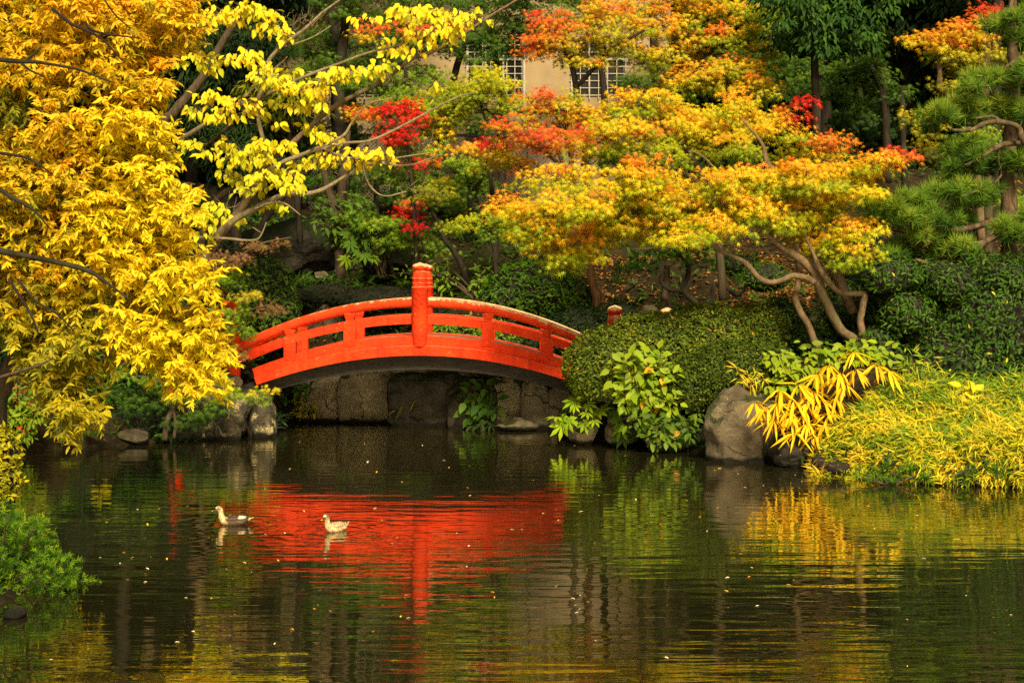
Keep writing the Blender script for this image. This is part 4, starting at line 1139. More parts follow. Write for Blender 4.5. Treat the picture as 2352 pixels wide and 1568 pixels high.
C = [(560, 20, 50, 22), (600, 25, 40, 20), (540, 40, 36, 22), (500, 25, 30, 26), (470, 50, 30, 24), (620, 45, 30, 24), (600, 65, 26, 16), (655, 75, 30, 20), (460, 130, 30, 22, .0), (480, 150, 26, 18), (520, 130, 34, 18), (560, 125, 40, 18), (590, 150, 34, 18), (420, 145, 20, 14), (380, 190, 14, 10),
     (620, 170, 50, 18), (665, 165, 40, 16), (700, 200, 46, 26), (740, 205, 36, 22), (655, 195, 36, 18), (690, 240, 34, 18), (740, 240, 26, 14), (790, 160, 60, 14), (840, 160, 46, 16), (880, 150, 36, 16), (760, 175, 40, 14), (640, 230, 22, 16), (790, 175, 30, 10),
     (470, 215, 36, 12), (500, 225, 46, 16), (550, 235, 50, 18), (590, 250, 30, 14), (450, 250, 22, 16), (480, 265, 34, 12), (530, 260, 46, 12), (640, 285, 24, 10),
     (445, 330, 34, 14), (470, 350, 26, 12), (520, 330, 26, 16), (550, 345, 46, 20), (600, 330, 46, 20), (650, 335, 34, 18), (610, 365, 40, 16), (720, 290, 28, 14), (745, 305, 36, 16), (760, 318, 24, 12), (540, 370, 34, 16),
     (530, 400, 38, 16), (570, 410, 40, 18), (610, 400, 40, 20), (640, 395, 36, 18), (560, 435, 26, 14), (600, 430, 30, 14), (660, 425, 40, 14), (680, 400, 30, 14), (720, 370, 46, 16), (770, 355, 50, 16), (830, 350, 50, 16), (880, 350, 34, 14), (800, 370, 60, 12), (900, 365, 20, 10), (690, 430, 20, 10),
     (640, 465, 26, 12), (600, 468, 20, 10), (660, 480, 12, 8), (500, 475, 30, 16), (470, 490, 24, 14), (520, 500, 30, 14), (480, 515, 30, 12), (545, 505, 24, 12), (430, 420, 16, 10), (440, 450, 16, 16), (510, 540, 16, 8), (470, 540, 18, 8),
     (960, 25, 46, 16), (1000, 35, 46, 18), (1040, 30, 40, 20), (1070, 45, 30, 16), (930, 40, 36, 18), (1000, 70, 50, 16), (960, 75, 40, 14), (1040, 70, 36, 14), (900, 110, 36, 12), (940, 115, 40, 14), (820, 45, 18, 8), (855, 42, 22, 10), (920, 20, 30, 14), (980, 100, 24, 12), (1085, 28, 26, 12), (1125, 42, 12, 10), (1030, 92, 20, 12), (885, 85, 26, 10), (1008, 195, 12, 8), (990, 205, 10, 6)]
g = np.random.default_rng(68)
Lv, tb = Leaves(), MB()
for c in C:
    n = max(4, int(c[2] * c[3] / 34))
    Yc = YD - .3 + g.uniform(-.7, .7)
    k = M(1, Yc)
    cen = np.array(P(c[0], c[1], Yc))
    q = ball(g, n, .5) * np.array([c[2] * k * 1.08, .45, c[3] * k * .85])
    q = np.concatenate([q, q[: n // 2] + g.normal(0, .05, (n // 2, 3))]); n = len(q)
    green = .45 if (c[0] < 470 or (c[1] > 420)) else (.25 if c[0] < 720 and c[1] > 300 else .05)
    tt = .62 - .55 * green + g.normal(0, .10) + g.normal(0, .12, n)
    ax = np.array([0, -.15, -1.0]) + q / (np.linalg.norm(q, axis=1, keepdims=True) + .1) * .6 + g.normal(0, .30, (n, 3))
    nr = np.array([.1, -.75, .42]) + g.normal(0, .32, (n, 3))
    col = jit(pal('lemon', tt), g, .07)
    Lv.add('broad', cen + q, ax, nr, k * g.uniform(11, 26, n), col, .95)
    root = cen + np.array([g.normal(0, .1), .1, -c[3] * k * .3])
    for i in range(0, n, 2):
        tb.tube([root, (root + cen + q[i]) / 2 + g.normal(0, .03, 3), cen + q[i]], [.010, .007, .004], 3, cap=False)
# bare twig ends
for (px, py, rx, ry, n_) in [(660, 75, 60, 36, 26), (700, 45, 40, 30, 14), (900, 190, 40, 26, 16), (870, 195, 24, 20, 10), (1000, 40, 70, 40, 30), (830, 410, 60, 24, 16), (925, 435, 50, 26, 18), (760, 385, 60, 22, 20), (940, 225, 60, 30, 12), (540, 480, 40, 30, 14), (990, 340, 40, 24, 10)]:
    base = np.array(P(px, py, YD - .3)); k = M(1, YD)
    for _ in range(n_):
        a = base + np.array([g.uniform(-rx, rx) * k, g.uniform(-.3, .3), g.uniform(-ry, ry) * .4 * k])
        d = np.array([g.normal(.25, .6), g.normal(0, .3), g.normal(.5, .45)]) * ry * k * .7
        tb.tube([a, a + d * .5 + g.normal(0, .03, 3), a + d, a + d * 1.25 + np.array([0, 0, .05])], [.009, .007, .005, .004], 3, cap=False)
Lv.build('crown', LEAF, t, twigs=tb, twig_mat=BARK_PALE)

# ---------------------------------------------------------------- pine at the right edge
t = tree_root('pine_tree', 'pine with long-needled green pads on twisting limbs at the right edge', 'tree', 2318, 620, 28.8)
YP = 28.8
stems([[(2312, 680, 22), (2318, 590, 20), (2319, 520, 19.5), (2316, 450, 18), (2312, 400, 17), (2322, 300, 15), (2330, 180, 13), (2322, 60, 10), (2330, -40, 8)]], YP, 'trunk', BARK_PINE, t, 12, .05, 71)
stems([[(2310, 520, 9), (2300, 535, 8.5, -.2), (2253, 561, 8, -.5), (2234, 583, 7.5, -.6), (2193, 598, 7, -.7), (2149, 611, 6.5, -.7), (2120, 602, 5, -.8), (2102, 595, 3, -.8)], [(2297, 508, 9), (2275, 510, 9, -.2), (2212, 526, 7, -.3), (2140, 528, 6, -.2), (2036, 528, 4, 0), (2000, 515, 2, 0)]], YP, 'limb', BARK_PINE, t, 9, .10, 72)
stems([[(2390, 340, 7), (2352, 331, 6.5, -.4), (2306, 331, 6, -.6), (2275, 347, 5, -.7), (2243, 366, 3.5, -.8), (2215, 380, 2, -.8)], [(2390, 350, 8), (2352, 328, 7.5, -.7), (2338, 293, 7, -.8), (2300, 281, 6.5, -.9), (2262, 284, 5.5, -.9), (2228, 299, 4.5, -1), (2187, 299, 3, -1)], [(2300, 281, 4, -.9), (2280, 268, 3.5, -.9), (2240, 272, 2.5, -1)], [(2340, 210, 4), (2309, 164, 4, -.5), (2325, 145, 4, -.5), (2370, 118, 3, -.3)], [(2296, 335, 3, -.6), (2293, 370, 3, -.5), (2300, 400, 3, -.3), (2285, 420, 2, -.5)], [(2320, 440, 5), (2240, 440, 4, -.3), (2150, 450, 3, -.4), (2080, 460, 2, -.4)]], YP, 'limb', BARK_PINE, t, 9, .10, 73)
pads = [(2300, 60, 50, 22, .1), (2335, 40, 40, 20, 0), (2345, 85, 40, 16, -.1), (2260, 178, 50, 18, .1), (2310, 185, 50, 18, 0), (2345, 165, 26, 24, -.05), (2240, 200, 36, 12, 0), (2160, 262, 46, 24, .1), (2205, 245, 50, 22, .15), (2260, 240, 55, 22, .15), (2310, 250, 50, 24, .12), (2345, 260, 24, 30, 0), (2140, 290, 28, 16, -.05), (2225, 275, 60, 16, -.1),
        (2200, 345, 36, 22, -.05), (2240, 350, 40, 30, -.15), (2210, 385, 44, 22, -.2), (2265, 385, 34, 20, -.2), (2320, 365, 36, 22, -.1), (2345, 385, 20, 24, -.1), (2200, 412, 30, 12, -.15), (2100, 455, 40, 18, .1), (2150, 445, 44, 18, .08), (2210, 440, 46, 20, -.02), (2260, 435, 34, 18, -.12), (2240, 465, 60, 14, -.2),
        (2010, 475, 40, 22, .0), (2050, 480, 44, 22, .08), (2090, 500, 44, 22, .08), (2020, 505, 46, 16, -.05), (2120, 490, 30, 22, 0), (2160, 510, 46, 20, -.18), (2210, 500, 30, 20, -.2), (2120, 545, 40, 26, .12), (2160, 560, 46, 24, .12), (2205, 570, 36, 22, .12), (2070, 570, 36, 18, -.1), (2050, 585, 26, 14, -.1), (2110, 580, 40, 14, -.1), (2310, 525, 36, 26, .0), (2340, 500, 24, 24, .0), (2345, 545, 14, 16, .05)]
g = np.random.default_rng(74)
Lv, tb = Leaves(), MB()
for c in pads:
    nt_ = max(7, int(c[2] * c[3] / 34))
    Yc = YP - .5 + g.uniform(-.55, .55)
    k = M(1, Yc)
    cen = np.array(P(c[0], c[1], Yc))
    q = ball(g, nt_, .5) * np.array([c[2] * k, .40, c[3] * k])
    root = cen + np.array([0, .05, -c[3] * k * .9])
    for i in range(nt_):
        o_ = cen + q[i]
        up = unit(np.array([q[i][0] / (c[2] * k) * .6, -.30, .75]) + g.normal(0, .22, 3))
        n = 56
        d = unit(up * .75 + g.normal(0, .48, (n, 3)))
        d = np.where((d @ up)[:, None] < -.25, -d, d)
        size = k * g.uniform(19, 34, n)
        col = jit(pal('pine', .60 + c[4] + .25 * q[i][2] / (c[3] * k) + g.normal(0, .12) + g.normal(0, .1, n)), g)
        Lv.add('needle', np.repeat(o_[None], n, 0) - up * k * 3, d, g.normal(0, 1, (n, 3)) + np.array([0, -1.2, .3]), size, col, 2.1)
        if g.random() < .25:
            Lv.add('fat_needle', [o_ + up * k * 3], [up], [np.array([0, -1, 0])], k * g.uniform(9, 14), np.array([[.40, .17, .04]]), 1.6)
        if i % 2 == 0:
            tb.tube([root, (root + o_) / 2 + g.normal(0, .03, 3), o_], [.018, .012, .007], 4, cap=False)
Lv.build('needles', NEEDLE, t, twigs=tb, twig_mat=BARK_PINE)

# ---------------------------------------------------------------- dark trees and trunks of the wood behind, and crowns added for shade
def wood_tree(lab, poly, Y, pn, trunk, seed, leaf='oval', size=20, gap=62, rx=62, ry=46, dens=1.0, dpt=1.6, name='evergreen_tree', droop=.8, bias=0.0, per=22, mat=None, bark=None, group=None, spray=34):
    t = tree_root(name, lab, 'tree', trunk[0][0], trunk[0][1], Y, group)
    stems([trunk], Y, 'trunk', bark or BARK_DARK, t, seed=seed)
    crown_tree(t, outline_clumps(poly, gap, rx, ry, seed, depth=dpt, biasf=lambda x, y: bias), Y, 1.4, pn, seed + 1, mat or LEAF_T, leaf, size, per, dens, spray, droop=droop, tw=False)
    return t


wood_tree('tree with hanging olive-green leaves at the top right of the tall maple', [(1740, -60), (2080, -60), (2070, 40), (2010, 110), (1950, 130), (1880, 140), (1820, 130), (1770, 80)], 38.5, 'deep', [(1880, 470, 10), (1875, 250, 10), (1870, 60, 8), (1880, -60, 6)], 81, 'oval', 18, 44, 46, 30, .72, 1.4, 'leafy_tree', bias=-.18, droop=1.3)
wood_tree('dark evergreen behind the yellow-leaved branches, left of the house', [(330, 60), (480, 40), (660, 60), (690, 200), (680, 360), (600, 430), (520, 420), (440, 380), (380, 300), (340, 200)], 36.5, 'dark', [(545, 640, 12), (540, 420, 12), (530, 200, 10), (540, 60, 6)], 82, 'slim', 24, 58, 60, 44, 1.15, .9)
wood_tree('blackish evergreen at the top left behind the yellow tree', [(330, -80), (700, -80), (700, 80), (560, 110), (420, 130), (330, 90)], 40, 'dark', [(430, 560, 14), (450, 300, 13), (500, 60, 10), (520, -60, 7)], 83, 'oval', 22, 60, 60, 44, 1.1, 1.2)
wood_tree('dark slender tree crown above the bend of the left trunks', [(560, 150), (700, 160), (720, 260), (660, 300), (580, 260)], 35.5, 'olive', [(690, 560, 7), (675, 380, 7), (650, 200, 5)], 84, 'slim', 24, 54, 50, 34, 1.0, .6, bias=-.25)
for i, (px, py, Y, w, lab) in enumerate([(-340, 250, 52, 360, 'shadowed evergreen far left beyond the slope'), (60, 240, 55, 330, 'shadowed evergreen beyond the yellow tree'), (430, 260, 57, 330, 'tall dark evergreen left of the house'), (1750, 230, 53, 330, 'tall dark evergreen right of the house'), (2080, 200, 51, 330, 'dark evergreen in the wood right of the house'), (2430, 240, 53, 330, 'dark evergreen beyond the pine, at the right edge'), (2780, 260, 52, 360, 'shadowed evergreen far right beyond the pine')]):
    h_ = 330
    poly = [(px + w * math.cos(a) * (.62 if math.sin(a) > 0 else .75), py - 60 + h_ * 1.05 * math.sin(a)) for a in np.linspace(0, 2 * PI, 14, endpoint=False)]
    wood_tree(lab, poly, Y, 'dark', [(px, 520, 16), (px + 8, 300, 15), (px - 6, 60, 11), (px, -200, 6)], 90 + i, 'oval', 26, 74, 74, 54, 1.0, 2.2)
for i, (px, py, w, Y, lab) in enumerate([(760, -150, 300, 47.5, 'tall tree with crown added above the view to shade the slope left of the house'), (1830, -160, 300, 46, 'tall tree with crown added above the view to shade the wood right of the house'), (250, -180, 330, 44, 'tall tree with crown added above the view to shade the slope behind the yellow tree'), (2300, -170, 330, 44, 'tall tree with crown added above the view to shade the slope behind the pine')]):
    poly = [(px + w * math.cos(a), py + 110 * math.sin(a)) for a in np.linspace(0, 2 * PI, 14, endpoint=False)]  # unseen crowns added above the view to keep sun off the back slope
    dx = [40, 60, 30, -20][i]
    wood_tree(lab, poly, Y, 'dark', [(px + dx, 500, 15), (px + dx + 6, 250, 14), (px + dx * .5, 20, 12), (px, -190, 7)], 110 + i, 'oval', 26, 80, 80, 40, 1.0, 3.0, 'added_shade_tree')

# bare trunks seen on the slope
for i, (lab, rows, Y, bk) in enumerate([
    ('forked trunk with mossy bark standing above the left half of the bridge', [[(790, 655, 19), (787, 630, 16), (783, 580, 14.5), (780, 520, 14), (776, 495, 14), (764, 465, 10), (752, 430, 8), (742, 380, 7), (725, 300, 6)], [(778, 500, 10), (783, 470, 10), (786, 430, 9.5), (792, 380, 8), (800, 300, 6)]], 37.5, BARK),
    ('thick dark trunk in front of the house\'s left corner', [[(785, 520, 19), (782, 400, 17), (776, 320, 16), (775, 240, 15), (770, 100, 13), (760, -20, 11)]], 44.5, BARK_DARK),
    ('dark slanting trunk crossing behind the yellow tree\'s right edge', [[(340, 420, 14), (373, 290, 11), (400, 258, 11), (440, 210, 10.5), (473, 167, 10), (515, 90, 9), (547, 40, 8), (580, -30, 7)]], 33.5, BARK),
    ('thin dark trunk between the fence and the crimson sprays', [[(960, 640, 6), (958, 540, 6), (955, 430, 5.5), (940, 330, 5)]], 38.5, BARK_DARK),
    ('slim dark trunk left of the yellow-green spray', [[(1085, 600, 7), (1082, 520, 7), (1078, 440, 6), (1070, 330, 5)]], 41, BARK_DARK),
    ('slim trunk under the yellow-green maple spray, left of the reddish trunk', [[(1140, 615, 8), (1138, 560, 7), (1134, 500, 6.5), (1130, 400, 6)]], 38, BARK_DARK),
    ('reddish peeling trunk behind the golden maple\'s lowest leaves', [[(1372, 690, 12), (1362, 655, 10), (1355, 610, 9), (1352, 560, 8), (1350, 480, 7)]], 33.8, bark_mat('bark_red', (.07, .035, .018), (.18, .09, .04), (.30, .17, .07))),
    ('two-trunked dark tree in the wood below the shaded maple', [[(2040, 440, 12), (2036, 330, 11), (2032, 250, 10), (2030, 150, 8)], [(2060, 440, 8), (2010, 360, 7), (1985, 280, 6), (1975, 200, 5)]], 44, BARK_DARK),
    ('straight dark trunk at the right behind the maple\'s red tip', [[(2080, 470, 8), (2078, 400, 7.5), (2075, 330, 7), (2072, 200, 6)]], 42, BARK_DARK),
    ('dark trunk rising right of the left barred window', [[(1520, 470, 13), (1512, 330, 12), (1508, 200, 12), (1500, 60, 10)]], 45, BARK_DARK),
    ('grey trunk standing behind the pine limbs at the far right', [[(2270, 560, 12), (2268, 420, 11), (2262, 260, 11), (2268, 60, 9)]], 36, BARK),
    ('leaning dark trunk at the left of the slope, below the pale branches', [[(560, 620, 9), (600, 520, 8), (660, 440, 7), (720, 380, 6), (800, 300, 4)]], 34.5, BARK_DARK)]):
    t = tree_root('bare_trunk', lab, 'tree', rows[0][0][0], rows[0][0][1], Y)
    rows = [[(rows[0][0][0] + 3, rows[0][0][1] + 60, rows[0][0][2] * 1.15)] + rows[0]] + rows[1:]
    stems(rows, Y, 'trunk', bk, t, seed=130 + i)

# ---------------------------------------------------------------- hedges and shrubs
CORE = plain('dark_core', (.012, .010, .006), 0.95)  # solid dark core added inside the foliage to block sight through it


def hedge(name, label, cat, blobs, size, palname, seed, leaf='small', cover=3.0, lump=.05, bias=0.0, mat=None, ax_up=.4, group=None, wid=1.0, core=.86, jn=.5, specks=None):
    g = np.random.default_rng(seed)
    Yc = blobs[0][2]
    t = thing(name, label, cat, (P(blobs[0][0], 0, Yc).x, Yc, gz(P(blobs[0][0], 0, Yc).x, Yc)), group)
    E = [(np.array(P(b[0], b[1], b[2])), np.array([M(b[3], b[2]), b[5], M(b[4], b[2])])) for b in blobs]
    Lv, mb = Leaves(), MB()
    bm = bmesh.new(); bmesh.ops.create_icosphere(bm, subdivisions=3, radius=1.0)
    sv = np.array([v_.co[:] for v_ in bm.verts]); sf = [tuple(v_.index for v_ in f_.verts) for f_ in bm.faces]; bm.free()
    for i, ((c, R), b) in enumerate(zip(E, blobs)):
        k = M(1, b[2])
        nz = np.array([mnoise.noise(Vector(p * 2.5) + Vector((seed, i, 0))) for p in sv])
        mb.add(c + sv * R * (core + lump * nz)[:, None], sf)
        n = int(cover * 2.4 * PI * b[3] * max(b[4], R[1] / k * .5) / (size * size * .25))
        d = unit(g.normal(0, 1, (n, 3)))
        d = d[(d[:, 1] < .35) | (g.random(n) < .25)]
        d = d[d[:, 2] > -.75]
        f = np.array([mnoise.noise(Vector(p * 3.0) + Vector((seed, i * 3.1, 0))) + .6 * mnoise.noise(Vector(p * 8.0) + Vector((seed, i, 5))) for p in d])
        rr = 1 + lump * f + g.normal(0, .018, len(d)) - .07 * g.random(len(d)) ** 2
        pos = c + d * R * rr[:, None]
        ok = np.ones(len(d), bool)
        for j, (c2, R2) in enumerate(E):
            if j != i: ok &= (((pos - c2) / R2) ** 2).sum(1) > .92
        pos, d, f = pos[ok], d[ok], f[ok]
        nrm = unit(d / R)
        m = len(pos)
        ax = nrm * .45 + g.normal(0, .6, (m, 3)) + np.array([0, 0, ax_up])
        nr = nrm + np.array([0, 0, .35]) + g.normal(0, jn, (m, 3))
        col = jit(pal(palname, .42 + bias + .22 * f + g.normal(0, .16, m)), g, .14)
        if specks:
            w = g.random(m) < specks[0]
            col[w] = jit(np.array([specks[1]] * int(w.sum())).reshape(-1, 3), g, .2)
        Lv.add(leaf, pos, ax, nr, k * size * g.uniform(.65, 1.25, m), col, wid)
    mb.build('dark_core', CORE, t, smooth=True)
    Lv.build('foliage', mat or LEAF_T, t)
    return t


hedge('clipped_hedge', 'rounded clipped olive-green hedge touching the right end of the bridge', 'hedge', [(1405, 845, 27.9, 112, 95, .8), (1500, 815, 28.1, 130, 98, .9), (1620, 790, 28.4, 130, 92, .9), (1730, 775, 28.7, 90, 76, .8)], 9, 'hedge', 301, cover=3.2, bias=.05, specks=(.02, (.34, .24, .03)))
hedge('clipped_hedge', 'lower clipped dark olive mound above the large rounded boulder', 'hedge', [(1690, 865, 27.0, 120, 85, .8), (1600, 885, 27.2, 80, 70, .7), (1760, 850, 27.4, 70, 70, .6)], 9, 'hedge', 302, cover=3.2, bias=-.12, specks=(.01, (.34, .24, .03)))
gh = np.random.default_rng(299)
hedge('large_hedge', 'big billowing deep green hedge filling the right side under the pine', 'hedge', [(gh.uniform(1960, 2400), gh.uniform(620, 860), 27.5 - gh.uniform(0, .45), gh.uniform(45, 75), gh.uniform(34, 54), .55) for _ in range(22)] + [(2120, 740, 28.6, 180, 150, 1.3), (2270, 760, 27.6, 150, 180, 1.2), (1990, 720, 29.2, 110, 110, 1.0), (2390, 720, 28.0, 130, 150, 1.2), (2190, 840, 27.3, 120, 90, .9), (2060, 800, 28.4, 90, 90, .8), (2130, 880, 26.9, 110, 46, .5), (2280, 880, 26.7, 120, 52, .5), (2390, 880, 26.7, 90, 60, .5)], 13, 'deep', 303, 'oval', cover=1.9, lump=.15, bias=.20, specks=(.004, (.50, .42, .03)))
hedge('shrub', 'round glossy green shrub behind the right half of the bridge', 'shrub', [(1225, 672, 34.2, 110, 75, .9), (1160, 690, 34.0, 60, 50, .7), (1310, 690, 34.3, 60, 60, .7)], 13, 'green', 304, 'oval', cover=2.2, lump=.10, bias=-.05)
hedge('shrub', 'low yellowish green shrub seen through the right railing', 'shrub', [(1060, 770, 33.6, 70, 42, .5), (1140, 785, 33.5, 70, 44, .5)], 12, 'lime', 305, 'oval', cover=2.0, lump=.12, bias=-.18)
hedge('shrub', 'dark shrub behind the sloping right handrail', 'shrub', [(1330, 760, 33.4, 80, 60, .6), (1420, 745, 33.2, 60, 60, .6), (1250, 790, 33.3, 60, 40, .5)], 10, 'dark', 306, 'oval', cover=2.0, lump=.12, bias=.15)
hedge('camellia', 'glossy dark camellia-like shrub behind the bridge\'s left railing', 'shrub', [(610, 655, 33.0, 66, 62, .8), (640, 720, 32.9, 48, 60, .7), (560, 690, 33.0, 60, 80, .8), (650, 790, 32.8, 60, 46, .5), (560, 790, 33.0, 60, 60, .6)], 14, 'deep', 307, 'oval', cover=2.2, lump=.12, bias=.35)
hedge('shrub', 'dark low shrub on the slope between forked trunk and bridge rail', 'shrub', [(880, 690, 35.6, 120, 36, .7), (760, 680, 36.0, 80, 34, .6), (980, 700, 35.4, 60, 40, .6)], 12, 'dark', 308, 'slim', cover=1.8, lump=.14, bias=.25)
hedge('shrub', 'dark green shrub behind the leaning maple\'s left stem', 'shrub', [(1800, 740, 29.2, 60, 60, .6), (1860, 790, 28.4, 60, 50, .6)], 13, 'deep', 309, 'oval', cover=2.0, lump=.12, bias=.05)
hedge('shrub', 'shadowy fern-green shrub on the left bank under the yellow tree', 'shrub', [(60, 980, 28.0, 110, 60, .7), (170, 960, 28.3, 70, 60, .6)], 15, 'deep', 310, 'slim', cover=1.6, lump=.14, bias=-.05)
hedge('shrub', 'dark shrub in the shade behind the flat tan stone', 'shrub', [(300, 960, 29.0, 110, 70, .7), (400, 990, 29.1, 60, 40, .5)], 14, 'dark', 311, 'slim', cover=1.8, lump=.14, bias=.15)
hedge('shrub', 'deep shaded bush behind the yellow tree\'s trunk', 'shrub', [(40, 790, 29.5, 150, 120, 1.0), (200, 820, 30.0, 120, 120, 1.0), (330, 830, 30.2, 120, 90, .9)], 16, 'dark', 312, 'oval', cover=1.8, lump=.12, bias=.0)
hedge('shrub', 'dark leaning bush on the slope left of the red posts', 'shrub', [(470, 600, 34.5, 90, 60, .8), (430, 720, 33.0, 90, 90, .8)], 14, 'dark', 313, 'oval', cover=1.8, lump=.12, bias=.05)
hedge('shrub', 'pale yellow-green shrub with rounded leaves at the left edge of the near shore', 'shrub', [(-10, 1045, 17.4, 50, 66, .4), (0, 1110, 17.2, 46, 46, .35), (-60, 1080, 17.4, 60, 90, .45)], 15, 'olive', 314, 'oval', cover=3.0, lump=.14, bias=.22, wid=1.25)
hedge('shrub', 'dull green shrub on the leaf-strewn slope behind the right hedge', 'shrub', [(1760, 640, 31.6, 60, 36, .5), (1700, 610, 33, 60, 30, .5)], 12, 'green', 315, 'slim', cover=1.8, lump=.14)
hedge('shrub', 'small shrub at the far right end of the slope below the pine', 'shrub', [(2010, 560, 33, 90, 40, .6), (2150, 520, 34, 120, 40, .7)], 12, 'dark', 316, 'slim', cover=1.8, lump=.14, bias=.3)

# small pruned pine with a crooked trunk on the slope
t = thing('garden_pine', 'small cloud-pruned pine with a crooked trunk on the leafy slope', 'tree', tuple(P(1590, 720, 32.6)))
stems([[(1588, 730, 9), (1590, 716, 8), (1598, 696, 7), (1568, 666, 6.5), (1578, 640, 6), (1580, 612, 5), (1560, 585, 3)], [(1568, 668, 5), (1534, 663, 4.5), (1517, 640, 4.5), (1530, 615, 3)]], 32.6, 'trunk', BARK_DARK, t, seed=151)
stems([[(1618, 722, 5), (1635, 690, 5), (1640, 655, 5), (1655, 652, 5), (1691, 676, 5), (1706, 668, 4), (1720, 640, 3)]], 32.6, 'limb', BARK_DARK, t, seed=152)
stems([[(1525, 700, 9, .4), (1530, 650, 8, .4), (1532, 610, 7, .4)]], 32.6, 'limb', BARK, t, seed=153)
g = np.random.default_rng(154)
Lv = Leaves()
for c in [(1440, 610, 40, 18), (1490, 590, 50, 22), (1540, 575, 50, 22), (1590, 580, 40, 20), (1620, 600, 26, 16), (1480, 620, 40, 14), (1420, 640, 30, 14), (1560, 605, 40, 12), (1700, 640, 26, 14)]:
    k = M(1, 32.4); cen = np.array(P(c[0], c[1], 32.4)); n = int(c[2] * c[3] / 18)
    q = ball(g, n, .35) * np.array([c[2] * k, .4, c[3] * k])
    idx = np.repeat(np.arange(n), 16); m = len(idx)
    d = unit(unit(q)[idx] * .6 + np.array([0, -.2, .5]) + g.normal(0, .5, (m, 3)))
    Lv.add('needle', cen + q[idx], d, g.normal(0, 1, (m, 3)) + np.array([0, -1, .3]), k * g.uniform(9, 14, m), jit(pal('deep', .45 + .25 * q[idx, 2] / (c[3] * k) + g.normal(0, .15, m)), g), 4.2)
Lv.build('needles', NEEDLE, t)


# ---------------------------------------------------------------- leafy plants
def T_fatsia():
    angs = np.linspace(-1, 1, 8) * math.radians(140)
    v, f = [(0, .28, 0)], []
    for a in angs:
        l = .66 - .16 * abs(a)
        dx, dy = math.sin(a), math.cos(a)
        n0 = len(v)
        v += [(dx * .12 - dy * .035, .28 + dy * .12 + dx * .035, 0), (dx * l * .6 - dy * .085, .28 + dy * l * .6 + dx * .085, -.02), (dx * l, .28 + dy * l, -.12), (dx * l * .6 + dy * .085, .28 + dy * l * .6 - dx * .085, -.02), (dx * .12 + dy * .035, .28 + dy * .12 - dx * .035, 0), (dx * l * .55, .28 + dy * l * .55, .025)]
        f += [(0, n0 + 5, n0), (n0, n0 + 5, n0 + 1), (n0 + 1, n0 + 5, n0 + 2), (0, n0 + 4, n0 + 5), (n0 + 4, n0 + 3, n0 + 5), (n0 + 3, n0 + 2, n0 + 5)]
    return np.array(v), f


T['palm'] = T_fatsia()


def plant(name, label, cat, base, tips, leaf, size, palname, seed, n=12, bias=0.0, spread=26, wid=1.0, droop=.45, along=.55, stem_r=2.0, mat=None, whorl=False, face=(.1, -.7, .5), group=None, stem_mat=None, arch_=.25, spk=None):
    g = np.random.default_rng(seed)
    Y = base[2]
    t = thing(name, label, cat, tuple(P(*base)), group)
    Lv, mb = Leaves(), MB()
    b0 = np.array(P(*base))
    for tp in tips:
        Yt_ = tp[2] if len(tp) > 2 else Y - .2
        k = M(1, Yt_)
        p1 = np.array(P(tp[0], tp[1], Yt_))
        b = b0 + np.array([g.normal(0, .06), g.normal(0, .06), 0])
        mid = (b + p1) / 2 + np.array([0, 0, arch_ * np.linalg.norm(p1 - b) * .5])
        mb.tube([b, mid, p1], [stem_r * k, stem_r * k * .75, stem_r * k * .4], 5, 5)
        if whorl:
            th = np.linspace(0, 2 * PI, n, endpoint=False) + g.uniform(0, 6)
            rad = np.stack([np.cos(th), np.sin(th) * .8, np.zeros(n)], -1)
            ax = rad + np.array([0, -.15, -droop]) + g.normal(0, .28, (n, 3))
            nr = np.array(face) * .5 + rad * .55 + np.array([0, 0, .6]) + g.normal(0, .28, (n, 3))
            pos = p1 + rad * k * 2 + g.normal(0, k * 1.5, (n, 3))
        else:
            s = 1 - along * g.random(n) ** .8
            pos = (1 - s)[:, None] ** 2 * b + 2 * ((1 - s) * s)[:, None] * mid + (s * s)[:, None] * p1
            off = g.normal(0, 1, (n, 3)); off[:, 1] *= .6
            pos = pos + unit(off) * (k * spread * g.random((n, 1)))
            ax = unit(off) + np.array([0, -.2, -droop]) + g.normal(0, .2, (n, 3))
            nr = np.array(face) + g.normal(0, .32, (n, 3))
        col = jit(pal(palname, .5 + bias + g.normal(0, .12) + g.normal(0, .14, n)), g, .09)
        if spk:
            w = g.random(n) < spk[0]
            col[w] = jit(np.array([spk[1]] * int(w.sum())).reshape(-1, 3), g)
        Lv.add(leaf, pos, ax, nr, k * size * g.uniform(.55, 1.2, n), col, wid)
    mb.build('stems', stem_mat or BARK, t, smooth=True)
    Lv.build('foliage', mat or LEAF, t)
    return t


g0 = np.random.default_rng(320)


def rnd_tips(boxes, n, Y, dy=.25):
    return [(g0.uniform(b[0], b[1]), g0.uniform(b[2], b[3]), Y + g0.uniform(-dy, dy)) for b in boxes for _ in range(b[4] if len(b) > 4 else n)]


